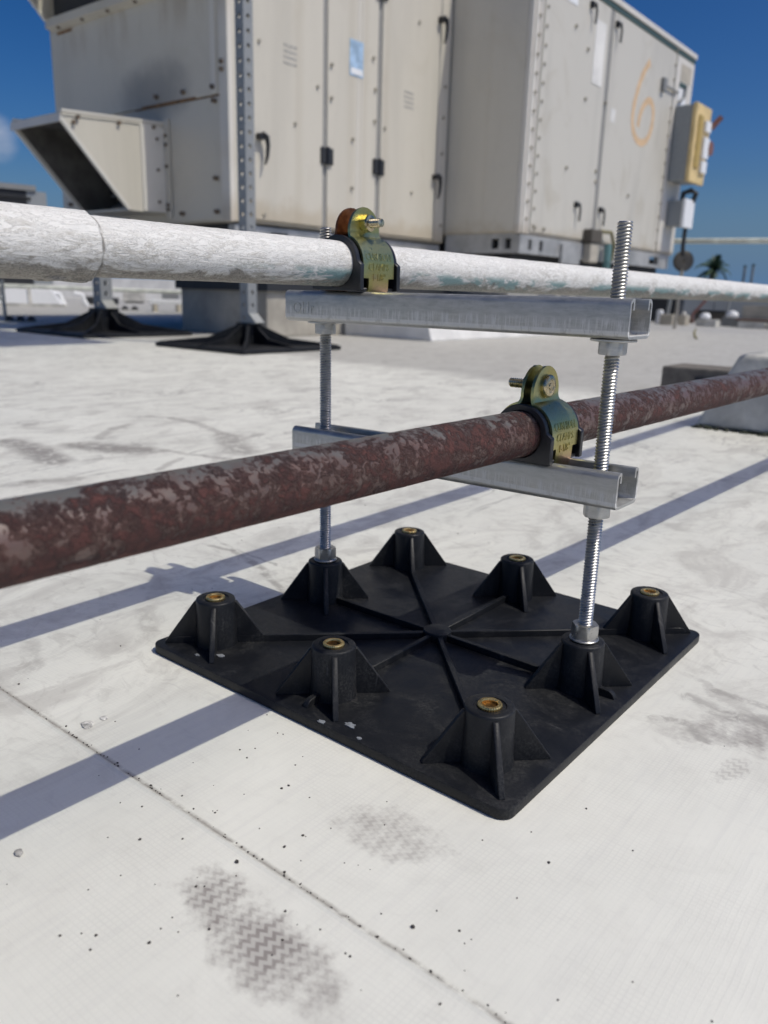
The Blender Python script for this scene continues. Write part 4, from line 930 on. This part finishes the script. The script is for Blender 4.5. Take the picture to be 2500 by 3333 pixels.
# insulation and pipe stubs at the fan section
part('conduit', 'teal_pipe', MB().tube([(-20.7, 48.2, 5.6), (-20.6, 48.0, 4.6), (-20.7, 48.2, 3.2)], 0.26, 8))
part('conduit', 'olive_rope', MB().tube([(-21.0, 47.3, 6.4), (-20.7, 48.5, 6.4), (-20.6, 48.9, 5.6), (-20.7, 48.9, 4.6)], 0.12, 8))
part('junction_block', 'mesh_brown', MB().box(-21.1, -20.5, 45.2, 46.8, 5.6, 6.4), bevel=0.08)
part('junction_block', 'tan_paint', MB().box(-21.1, -20.6, 45.4, 46.6, 4.4, 5.55), bevel=0.08)
part('conduit', 'olive_rope', MB().tube([(-20.9, 50.8, 6.6), (-20.8, 50.9, 4.0), (-20.9, 50.7, 2.8)], 0.09, 8))

# curbs
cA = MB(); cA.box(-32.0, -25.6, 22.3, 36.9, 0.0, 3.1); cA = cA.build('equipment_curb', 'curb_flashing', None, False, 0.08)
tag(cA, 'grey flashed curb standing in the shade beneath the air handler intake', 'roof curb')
k = MB(); k.prism([(-32.25, 22.15, 2.1), (-25.4, 22.15, 2.1), (-25.4, 37.0, 2.1), (-32.25, 37.0, 2.1)], (0, 0, 1.5)); kk = k.build('curb_cap', 'charcoal', None); kk.parent = cA
cB = MB().prism([(-18.6, 27.4, 0), (-18.6, 64, 0), (-27.0, 64, 0), (-25.58, 27.4, 0)], (0, 0, 0.04))
cb = MB()
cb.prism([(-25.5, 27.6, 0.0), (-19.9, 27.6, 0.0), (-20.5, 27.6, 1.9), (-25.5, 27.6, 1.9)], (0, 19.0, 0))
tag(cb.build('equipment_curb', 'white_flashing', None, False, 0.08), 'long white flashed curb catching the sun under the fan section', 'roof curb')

# ------------------------------------------------------------------ disconnect switches, gauge, far pipe
dsb = thing('disconnect_switch', (-20.4, 59.6, 10.7), 'tall grey and faded yellow disconnect switch box on the far end of the air handler', 'switch box')
part('enclosure', 'electric_grey', MB().box(XB+0.14, -19.75, 58.2, 61.0, 10.7, 15.75), dsb, bevel=0.06)
part('front_cover', 'sun_faded_yellow', MB().box(-19.74, -19.45, 58.1, 61.3, 10.6, 15.85), dsb, bevel=0.05)
part('recess', 'dark_yellow', MB().box(-19.44, -19.37, 58.7, 59.5, 11.6, 15.1), dsb)
for z0, z1 in ((14.2, 14.9), (12.4, 13.8), (11.4, 12.2)): part('sticker', 'white_label', MB().box(-19.44, -19.25, 59.9, 61.0, z0, z1), dsb)
part('lever', 'red_lever', MB().tube([(-19.35, 61.3, 14.6), (-19.0, 61.5, 15.1), (-18.8, 61.6, 15.35)], [0.22, 0.2, 0.2], 8).rev([(0.5, 0), (0.5, 0.2)], (-19.4, 61.4, 13.2), (1, 0, 0), 20), dsb)
part('conduit', 'mid_grey', MB().tube([(-20.9, 58.4, 16.0), (-20.9, 59.3, 16.5), (-20.9, 59.4, 17.2)], 0.10, 8), dsb)
sb = thing('switch_box', (-20.5, 60, 7.5), 'small white and grey switch box below the yellow disconnect box', 'switch box')
part('enclosure', 'electric_grey', MB().box(XB+0.14, -19.95, 58.9, 60.6, 7.6, 9.4), sb, bevel=0.05)
part('front_cover', 'white_label', MB().box(-19.94, -19.7, 58.8, 60.8, 7.5, 9.5), sb, bevel=0.05)
part('conduit', 'charcoal', MB().tube([(-20.4, 60.0, 9.5), (-20.4, 60.0, 10.0), (-19.9, 60.2, 10.2), (-19.6, 60.5, 10.0), (-19.8, 60.5, 9.4)], 0.20, 8), sb)
part('conduit', 'charcoal', MB().tube([(-20.0, 60.2, 7.5), (-20.05, 60.3, 6.2), (-20.1, 60.6, 5.6)], 0.16, 8), sb)
ga = thing('round_cover', (-20.5, 62, 0), 'dark round slatted cover on a thin stand beyond the air handler', 'vent cover')
part('stand', 'tan_paint', MB().cyl((-20.5, 61.9, 0), (-20.45, 61.9, 5.6), 0.14, 8), ga)
part('disc', 'mesh_brown', MB().rev([(0.2, 0.0), (0.78, 0.02), (0.80, 0.12), (0.72, 0.22), (0.2, 0.26)], (-20.5, 62.0, 5.2), (0.5, -0.8, 0), 32), ga, smooth=True)
for q in range(2): part('ring', 'gasket_grey', MB().rev([(0.50-q*0.22, 0.25), (0.54-q*0.22, 0.25), (0.54-q*0.22, 0.29), (0.50-q*0.22, 0.29)], (-20.5, 62.0, 5.2), (0.5, -0.8, 0), 32, closed=True), ga)
fp = thing('far_pipe', (-14, 62, 0), 'thin pale green white pipe crossing the sky beyond the air handler', 'pipe')
part('pipe_body', 'pale_green_pipe', MB().cyl((-26, 62.4, 6.8), (40, 62.4, 6.0), 0.20, 12), fp)
for x in (8, 24): part('stand', 'weathered_galvanised', MB().cyl((x, 62.4, 0), (x, 62.4, 6.1), 0.16, 8), fp)

# ------------------------------------------------------------------ perforated posts on black pyramid bases
def perf_post(mb, cx, cy, w_, z0, z1, pitch, hr, t_=0.03):
    hw = w_/2; n = int((z1-z0)/pitch)
    for face in range(4):
        a = PI/2*face; ca, sa = round(math.cos(a)), round(math.sin(a))
        def P(u, v, d): # u across, v height, d depth inward
            lx, ly = hw-d, u; return (cx+lx*ca-ly*sa, cy+lx*sa+ly*ca, v)
        for q in range(n):
            zb_, zt2 = z0+q*pitch, z0+(q+1)*pitch; zc2 = (zb_+zt2)/2
            outer = [(hw, zc2), (hw, zt2), (0, zt2), (-hw, zt2), (-hw, zc2), (-hw, zb_), (0, zb_), (hw, zb_)]
            inner = [(hr*math.cos(PI/4*k), zc2+hr*math.sin(PI/4*k)) for k in range(8)]
            vs = [P(u, v, 0) for u, v in outer]+[P(u, v, 0) for u, v in inner]+[P(u, v, t_) for u, v in inner]
            fs = []
            for k in range(8): k2 = (k+1) % 8; fs += [(k, k2, 8+k2, 8+k), (8+k, 8+k2, 16+k2, 16+k)]
            mb.add(vs, fs)
    return mb
def pyramid_base(cx, cy, half, apex_z, lab, w_, top, posts_mat):
    t = thing('post_base', (cx, cy, 0), lab, 'post base', 'black post bases in front of the air handler')
    mb = MB(); mb.box(cx-half, cx+half, cy-half, cy+half, 0.01, 0.16); mb.build('plate', 'black_rubber_plastic', t, False, 0.04)
    MB().box(cx-w_*0.8, cx+w_*0.8, cy-w_*0.8, cy+w_*0.8, 0.16, apex_z).build('socket', 'black_rubber_plastic', t, False, 0.03)
    for q in range(8):
        a = PI/4*q; c_, s_ = math.cos(a), math.sin(a); rr = half*(1.36 if q % 2 else 0.97)
        MB().prism([(cx+r_*c_+0.05*s_, cy+r_*s_-0.05*c_, z_) for r_, z_ in ((w_*0.6, 0.15), (rr, 0.15), (rr, 0.19), (rr*0.45, apex_z*0.42), (w_*0.6, apex_z))], (-s_*0.1, c_*0.1, 0)).build('rib', 'black_rubber_plastic', t)
    if not top: return t
    p = thing('perforated_post', (cx, cy, apex_z), top[1], 'metal post', 'perforated posts on black bases')
    perf_post(MB(), cx, cy, w_, apex_z-0.5, top[0], 0.46, w_*0.19).build('post', posts_mat, p)
    fl = MB(); 
    for sx in (1,): fl.prism([(cx+w_/2, cy-w_/2, apex_z+0.35), (cx+w_/2+0.03, cy-w_/2, apex_z+0.35), (cx+w_/2+0.42, cy-w_/2, apex_z+0.02), (cx+w_/2+0.36, cy-w_/2, apex_z-0.02), (cx+w_/2, cy-w_/2, apex_z-0.02)], (0, w_, 0))
    fl.build('foot_flange', posts_mat, p)
    return p
pyramid_base(-20.9, 17.0, 2.5, 0.95, 'black ribbed pyramid base under the tall perforated post, right of the other base', 0.44, (19.5, 'tall galvanised perforated post rising past the corner of the air handler'), 'weathered_galvanised')
p2 = pyramid_base(-31.0, 17.2, 2.8, 1.15, 'black ribbed pyramid base in the shade of the air handler, left of the other base', 0.60, (4.6, 'dark shaded perforated post standing behind the white pipe at left'), 'weathered_galvanised')
MB().prism([(-31.3, 17.5, 4.1), (-30.7, 17.5, 4.1), (-29.2, 17.5, 5.0), (-31.3, 17.5, 5.0)], (0, 0.2, 0)).build('gusset', 'weathered_galvanised', p2)

dk = thing('added_shade_duct', (-21, 13, 19.5), 'unseen duct added above the tall perforated post to shade the roof at left', 'duct')  # out of frame, added only to cast the dark band on the roof
MB().box(-27.0, -13.5, 8.0, 17.0, 19.95, 21.6).build('shade_duct_body', 'weathered_galvanised', dk, False, 0.1)
for q in range(3): MB().box(-27.12, -13.38, 9.2+q*3.4, 9.5+q*3.4, 19.85, 21.7).build('flange', 'rail_steel', dk)
MB().box(-26.5, -14.0, 16.7, 17.25, 19.5, 19.84).build('shade_duct_bearer', 'weathered_galvanised', dk)

# ------------------------------------------------------------------ pedestal and block under the rusty pipe
pd = thing('pipe_pedestal', (0.6, 11.6, 0), 'stained white tapered pedestal block under the far end of the rusty pipe', 'pipe pedestal')
mb = MB(); mb.add([(-1.95, 10.85, 0.03), (2.6, 10.85, 0.03), (2.6, 12.6, 0.03), (-1.95, 12.6, 0.03), (-1.38, 11.0, 1.34), (2.0, 11.0, 1.34), (2.0, 12.4, 1.34), (-1.38, 12.4, 1.34)], [(0, 3, 2, 1), (4, 5, 6, 7), (0, 1, 5, 4), (1, 2, 6, 5), (2, 3, 7, 6), (3, 0, 4, 7)])
mb.build('block', 'stained_white', pd, True, 0.10, 3)
MB().rev([(0.30, 0), (0.30, 0.05)], (-0.45, 10.95, 0.72), (0, -1, 0.1), 28).build('side_boss', 'stained_white', pd, True, 0.01)
cru = MB()
for _ in range(130): lump(cru, random.uniform(-2.0, 2.6), 10.84-abs(random.gauss(0, 0.06)), random.uniform(0.02, 0.06))
cru = cru.build('moss', 'moss_dirt'); tag(cru, 'dark moss and dirt crusted along the foot of the white pedestal', 'moss', kind='stuff')
tb = thing('timber_block', (-3.9, 16.2, 0), 'short grey weathered timber block left of the white pedestal', 'timber block')
mb = MB(); mb.box(-4.45, -2.2, 15.8, 17.2, 0.0, 0.66); mb.build('timber', 'old_wood', tb, False, 0.05)
MB().box(-3.6, -2.4, 15.72, 15.80, 0.10, 0.46).build('dark_slot', 'charcoal', tb)

# ------------------------------------------------------------------ clutter on the far roof, left
def item(name, lab, cat, loc, parts, group=None):
    t = thing(name, loc, lab, cat, group)
    for nm, mat, mb, bv in parts: mb.build(nm, mat, t, False, bv)
    return t
def B(*a): return MB().box(*a)
sk = MB().add([(-73.5, 32.6, 0), (-70.0, 37.4, 0), (-72.5, 39.0, 0), (-76.0, 34.2, 0), (-73.1, 33.5, 1.56), (-70.7, 36.7, 1.56), (-72.1, 37.6, 1.56), (-74.4, 34.4, 1.56)], [(0, 3, 2, 1), (4, 5, 6, 7), (0, 1, 5, 4), (1, 2, 6, 5), (2, 3, 7, 6), (3, 0, 4, 7)])
item('roof_skylight', 'white tapered skylight box with a centre rib at far left', 'skylight', (-72, 35, 0), [('box', 'white_label', sk, 0.03), ('centre_rib', 'stained_white', MB().prism([(-71.62, 34.95, 0.0), (-71.55, 35.2, 0.0), (-71.75, 35.25, 1.62), (-71.85, 35.0, 1.62)], (-0.1, 0.1, 0)), 0), ('kerb', 'stained_white', MB().prism([(-73.8, 32.3, 0), (-69.7, 37.6, 0), (-69.5, 37.4, 0), (-73.6, 32.1, 0)], (0, 0, 0.25)), 0)])
for (x, y, dx, dy, n_, lab) in ((-41.94, 18.78, 0.34, 0.42, 3, 'ridged black rubber foot block at far left below the skylight'), (-61.5, 37.96, 0.5, 0.62, 4, 'ridged black rubber foot block further back, left of the grey curb')):
    t = thing('ridged_foot_block', (x, y, 0), lab, 'rubber block', 'ridged rubber foot blocks')
    MB().prism([(x-dx*2, y-dy*2, 0.0), (x+dx*2, y+dy*2, 0.0), (x+dx*2-0.5, y+dy*2+0.4, 0.0), (x-dx*2-0.5, y-dy*2+0.4, 0.0)], (0, 0, 0.06)).build('foot_plate', 'stained_white', t)
    for q in range(n_):
        o_ = q-(n_-1)/2; px_, py_ = x+dx*o_*1.05, y+dy*o_*1.05
        MB().add([(px_-dx*0.45, py_-dy*0.45, 0.06), (px_+dx*0.45, py_+dy*0.45, 0.06), (px_+dx*0.45-0.4, py_+dy*0.45+0.32, 0.06), (px_-dx*0.45-0.4, py_-dy*0.45+0.32, 0.06), (px_-dx*0.15, py_-dy*0.15, 0.36), (px_+dx*0.15, py_+dy*0.15, 0.36), (px_+dx*0.15-0.4, py_+dy*0.15+0.32, 0.36), (px_-dx*0.15-0.4, py_-dy*0.15+0.32, 0.36)], [(0, 3, 2, 1), (4, 5, 6, 7), (0, 1, 5, 4), (1, 2, 6, 5), (2, 3, 7, 6), (3, 0, 4, 7)]).build('ridge', 'charcoal', t)
item('thin_stand', 'thin pale metal stand rising from the nearer ridged foot block', 'stand', (-43.0, 19.2, 0), [('pole', 'weathered_galvanised', MB().cyl((-42.6, 18.3, 0.1), (-42.6, 18.3, 2.3), 0.10, 8), 0), ('brace', 'weathered_galvanised', MB().tube([(-42.6, 18.3, 1.1), (-43.0, 17.7, 1.9), (-43.1, 17.6, 2.6)], 0.09, 6), 0)])
item('far_pipe', 'pale horizontal pipe running low across the far left of the roof', 'pipe', (-70, 38, 0), [('pipe_body', 'pale_green_pipe', MB().cyl((-84, 18, 2.0), (-58.5, 46.5, 1.62), 0.17, 10), 0)])
item('roof_parapet', 'long low white parapet behind the pipes at far left', 'parapet wall', (-110, 70, 0), [('wall', 'white_flashing', MB().prism([(-135, 40, 0), (-85, 92, 0), (-86, 93, 0), (-136, 41, 0)], (0, 0, 3.1)), 0), ('end_block', 'white_flashing', MB().prism([(-85, 92, 0), (-82, 95, 0), (-84, 97, 0), (-87, 94, 0)], (0, 0, 3.25)), 0)])
item('vent_hood', 'white goose neck roof vent beside the skylight', 'roof vent', (-78, 40.4, 0), [('body', 'stained_white', B(-78.6, -77.4, 39.9, 40.9, 0, 0.9), 0.05), ('cap', 'white_label', B(-78.9, -77.1, 39.6, 41.1, 0.9, 1.35), 0.08)])
for x, y, lab in ((-72.4, 38.7, 'curved white pipe leg right of the skylight'), (-71.6, 40.6, 'second curved white pipe leg, nearest the dark post')):
    item('pipe_bend', lab, 'pipe bend', (x, y, 0), [('bend', 'white_label', MB().tube([(x-0.5, y-0.7, 1.25), (x-0.1, y-0.1, 1.1), (x, y, 0.6), (x+0.2, y+0.2, 0.05)], 0.22, 10), 0)])
for i, (x, y, w_, h_, lab) in enumerate(((-79.0, 45.8, 0.8, 0.75, 'left of two dark boxes standing in front of the far parapet'), (-80.0, 48.9, 1.1, 0.62, 'right of two dark boxes standing in front of the far parapet'))):
    item('dark_box', lab, 'equipment box', (x, y, 0), [('box', 'charcoal', MB().prism([(x-w_*0.4, y-w_*0.6, 0), (x+w_*0.4, y+w_*0.6, 0), (x+w_*0.4-0.6, y+w_*0.6+0.5, 0), (x-w_*0.4-0.6, y-w_*0.6+0.5, 0)], (0, 0, h_)), 0), ('lid', 'mid_grey', MB().prism([(x-w_*0.5, y-w_*0.7, h_+0.01), (x+w_*0.5, y+w_*0.7, h_+0.01), (x+w_*0.5-0.7, y+w_*0.7+0.6, h_+0.01), (x-w_*0.5-0.7, y-w_*0.7+0.6, h_+0.01)], (0, 0, 0.12)), 0)])
cr_ = random.Random(3)
for i, (px_, py_, w_, h_, mat, lab) in enumerate(((-86, 56, 2.0, 1.3, 'stained_white', 'low white box unit against the far parapet, leftmost of the row'), (-84, 60, 1.6, 1.7, 'mid_grey', 'grey box unit against the far parapet with a pale lid'), (-79, 61, 2.4, 1.2, 'tan_paint', 'tan box unit against the far parapet near the grey curb'))):
    item('rooftop_box', lab, 'equipment box', (px_, py_, 0), [('box', mat, MB().prism([(px_-w_*0.4, py_-w_*0.5, 0.2), (px_+w_*0.4, py_+w_*0.5, 0.2), (px_+w_*0.4-1, py_+w_*0.5+0.9, 0.2), (px_-w_*0.4-1, py_-w_*0.5+0.9, 0.2)], (0, 0, h_-0.2)), 0.05), ('feet', 'charcoal', MB().prism([(px_-w_*0.35, py_-w_*0.4, 0.0), (px_+w_*0.35, py_+w_*0.4, 0.0), (px_+w_*0.35-0.9, py_+w_*0.4+0.8, 0.0), (px_-w_*0.35-0.9, py_-w_*0.4+0.8, 0.0)], (0, 0, 0.18)), 0)])
item('white_bench_unit', 'white slab on short legs just left of the grey curb', 'equipment stand', (-57.3, 39.9, 0), [('slab', 'white_label', MB().prism([(-58.2, 38.8, 0.62), (-56.6, 41.0, 0.62), (-57.8, 42.0, 0.62), (-59.4, 39.8, 0.62)], (0, 0, 0.42)), 0.06),
     ('leg', 'tan_paint', B(-58.2, -57.9, 39.0, 39.4, 0, 0.62), 0), ('leg', 'tan_paint', B(-57.0, -56.7, 40.6, 41.0, 0, 0.62), 0), ('drum', 'charcoal', MB().cyl((-57.5, 42.6, 0.35), (-56.6, 42.0, 0.35), 0.32, 14), 0)])
# dark louvred unit at far left
du = thing('louvred_unit', (-84, 30, 0), 'dark louvred rooftop unit with a pale frame behind the intake hood', 'rooftop unit')
MB().prism([(-79.2, 24.0, 2), (-76.2, 38.6, 2), (-88, 44, 2), (-92, 27, 2)], (0, 0, 8.7)).build('body', 'charcoal', du)
MB().prism([(-79.4, 23.0, 10.7), (-75.9, 38.9, 10.7), (-88, 44.6, 10.7), (-92, 26, 10.7)], (0, 0, 0.5)).build('top_frame', 'mid_grey', du)
MB().prism([(-76.3, 38.1, 2), (-75.9, 39.9, 2), (-77.6, 40.4, 2), (-78.0, 38.6, 2)], (0, 0, 8.7)).build('corner_panel', 'electric_grey', du)
for q in range(9): MB().prism([(-79.1, 24.1, 3.0+q*0.85), (-76.15, 38.4, 3.0+q*0.85), (-76.0, 38.35, 3.2+q*0.85), (-78.95, 24.05, 3.2+q*0.85)], (0, 0, 0.08)).build('louver', 'dark_filter', du)
MB().prism([(-79.0, 24.5, 0), (-76.4, 38.3, 0), (-87, 43, 0), (-91, 27, 0)], (0, 0, 2.0)).build('frame_base', 'mid_grey', du)

# ------------------------------------------------------------------ clutter on the far roof, right
item('dark_cabinet', 'black cabinet standing behind the white cylinder on the far roof at right', 'cabinet', (-27.4, 79, 0), [('body', 'charcoal', B(-30.0, -26.2, 78.1, 80, 0.1, 2.3), 0.05), ('top', 'mid_grey', B(-30.2, -26.0, 78.0, 80.2, 2.32, 2.5), 0)])
item('white_cylinder', 'upright white cylinder in front of the black cabinet', 'tank', (-25.8, 72.6, 0), [('shell', 'white_label', MB().rev([(0.30, 0), (0.30, 1.2), (0.24, 1.29)], (-25.8, 72.6, 0), n=20), 0), ('base_ring', 'mid_grey', MB().rev([(0.34, 0), (0.34, 0.08)], (-25.8, 72.6, 0), n=20), 0)])
item('concrete_block', 'squat tan concrete block with a pale post on it, left of the pair', 'concrete block', (-24.2, 70.8, 0), [('block', 'tan_paint', B(-25.0, -23.8, 70.5, 71.6, 0, 0.95), 0.08), ('post', 'weathered_galvanised', MB().cyl((-24.5, 71.0, 0.95), (-24.4, 71.0, 2.3), 0.16, 10), 0)])
item('concrete_block', 'squat tan concrete block with a rounded top, right of the pair', 'concrete block', (-23.6, 72.2, 0), [('block', 'tan_paint', B(-23.7, -23.0, 71.6, 72.8, 0, 0.90), 0.08), ('knob', 'stained_white', MB().rev([(0.0, 0.34), (0.18, 0.30), (0.26, 0.15), (0.26, 0.0)], (-23.4, 72.1, 0.9), n=14), 0)])
item('leaning_pipe', 'dark red pipe leaning behind the concrete blocks', 'pipe', (-25, 80, 0), [('pipe_body', 'red_lever', MB().tube([(-25.3, 80, 0.2), (-25.2, 80.0, 0.9), (-24.2, 80.6, 2.4)], 0.14, 8), 0), ('foot', 'brown_pipe', MB().rev([(0.34, 0), (0.34, 0.5)], (-25.3, 80, 0), n=14), 0)])
item('dark_crate', 'dark open crate between the concrete blocks and the white box', 'crate', (-25, 86, 0), [('body', 'mesh_brown', B(-26.5, -23.2, 84.5, 86, 0.1, 1.1), 0.04), ('rim', 'charcoal', B(-26.6, -23.1, 84.4, 86.1, 1.12, 1.3), 0)])
item('white_box', 'small white box with a bagged top in front of the distant posts', 'equipment box', (-21.2, 71.9, 0), [('body', 'stained_white', B(-22.0, -20.2, 71.4, 72.6, 0, 0.62), 0.06), ('bag', 'white_label', MB().rev([(0.0, 0.55), (0.35, 0.48), (0.5, 0.2), (0.45, 0)], (-21.4, 72.0, 0.66), n=12), 0)])
item('white_box', 'white lumpy box to the right with a dark band beneath it', 'equipment box', (-19.5, 76, 0), [('body', 'mid_grey', B(-21.0, -18.6, 75.6, 76.6, 0, 0.8), 0.05), ('bag', 'white_label', MB().rev([(0.0, 0.62), (0.40, 0.5), (0.55, 0.2), (0.5, 0)], (-20.2, 76.0, 0.82), n=12), 0), ('ball', 'white_label', MB().rev([(0.0, 0.70), (0.3, 0.60), (0.42, 0.35), (0.3, 0.08), (0.0, 0.0)], (-18.9, 76.0, 0.82), n=14), 0)])
for x, y, lab in ((-21.5, 78.5, 'pale thin post behind the lumpy white boxes'), (-17.0, 84.0, 'pale thin post further right on the far roof')):
    item('thin_post', lab, 'post', (x, y, 0), [('post', 'weathered_galvanised', MB().cyl((x, y, 0), (x+0.1, y, 2.6), 0.15, 8), 0), ('foot', 'mid_grey', B(x-0.4, x+0.4, y-0.4, y+0.4, 0.002, 0.12), 0)])
lw = thing('low_wall', (-12, 73, 0), 'long low tan block wall with a brown pipe along it at far right', 'wall')
MB().box(-18.6, 60, 73.2, 74.4, 0.0, 1.95).build('wall', 'tan_paint', lw)
MB().cyl((-18.9, 72.6, 0.70), (60, 72.6, 0.70), 0.09, 8).build('pipe', 'brown_pipe', lw)
for q in range(14): MB().box(-18.5+q*2.4, -16.25+q*2.4, 72.0, 72.4, 0.0, 0.52).build('block', 'stained_white', lw, False, 0.03)
MB().box(-40, -28.2, 96, 98, 0, 3.0).build('wall', 'distant_wall', lw); MB().box(-28.1, 40, 96, 98, 0, 2.35).build('wall', 'distant_wall', lw)
tw = MB().tube([(-13.9, 46.9, 0.55), (-13.85, 46.5, 0.35), (-13.6, 46.0, 0.12), (-13.4, 45.8, 0.03)], [0.05, 0.07, 0.08, 0.06], 6).build('twig', 'olive_rope')
tag(tw, 'short olive brown twig standing on the far roof at right', 'twig')

# distant roofs, masts and palm beyond the building
hb = thing('distant_building', (-205, 720, -40), 'low distant building with a pale flat roof below the palm', 'building')
MB().box(-262, -208, 712, 760, -40, 12.0).build('wall', 'distant_wall', hb); MB().box(-265, -206, 709, 762, 12.01, 14.5).build('roof_edge', 'mid_grey', hb)
for q in range(8): MB().box(-258+q*6.2, -254.6+q*6.2, 711.2, 711.98, -8, -2).build('window', 'charcoal', hb)
hb2 = thing('distant_building', (-150, 760, -40), 'long low distant building at the right edge of the view', 'building')
MB().box(-206, 60, 765, 800, -40, 8.5).build('wall', 'mid_grey', hb2); MB().box(-208, 62, 762, 802, 8.51, 10).build('roof_edge', 'distant_wall', hb2)
for x, z, lab in ((-199.4, 30, 'left of two thin distant masts beside the palm'), (-193.0, 31, 'right of two thin distant masts beside the palm')):
    item('mast', lab, 'mast', (x, 718, -40), [('pole', 'mid_grey', MB().cyl((x, 718, -40), (x, 718, z), 1.0, 8), 0), ('head', 'dark_green_trim', MB().cyl((x, 718, z), (x, 718, z+1.5), 1.25, 8), 0)])
pm = thing('palm_tree', (-222, 705, -40), 'small distant palm tree with windblown dark fronds', 'palm tree')
MB().tube([(-226, 705, -40), (-225, 705, -15), (-223.5, 705, 8), (-221.5, 705, 22), (-221, 705, 27)], [2.4, 2.0, 1.8, 1.7, 1.9], 10).build('trunk', 'trunk_bark', pm, True)
rp_ = random.Random(5)
for i in range(22):
    fr = MB(); az = rp_.uniform(0, 2*PI); el = rp_.uniform(-0.2, 1.35); Ln = rp_.uniform(14, 19)
    p = Vector((-221, 705, 27)); d = Vector((math.cos(az)*math.cos(el), math.sin(az)*math.cos(el), math.sin(el))); wind = Vector((-0.10, -0.01, -0.02))
    pts = []
    for k in range(9):
        pts.append(p.copy()); p = p+d*(Ln/9); d = (d+Vector((0, 0, -0.20))+wind).normalized()
    for k in range(8):
        a, b = pts[k], pts[k+1]; dd = (b-a).normalized(); side = dd.cross(Vector((0, 0, 1)))
        side = side.normalized() if side.length > 0.1 else Vector((1, 0, 0)); ll = 4.2*(1-abs(k-3)/7)
        for q in range(3):
            o_ = a+(b-a)*q/3
            for s_ in (1, -1):
                tip = o_+side*s_*ll+dd*2.0+Vector((0, 0, -1.6)); fr.add([o_, o_+dd*0.9, tip], [(0, 1, 2)])
        fr.add([a-Vector((0, 0, 0.15)), b-Vector((0, 0, 0.15)), b+Vector((0, 0, 0.15)), a+Vector((0, 0, 0.15))], [(0, 1, 2, 3)])
    fr.build('frond', 'palm_leaf', pm)
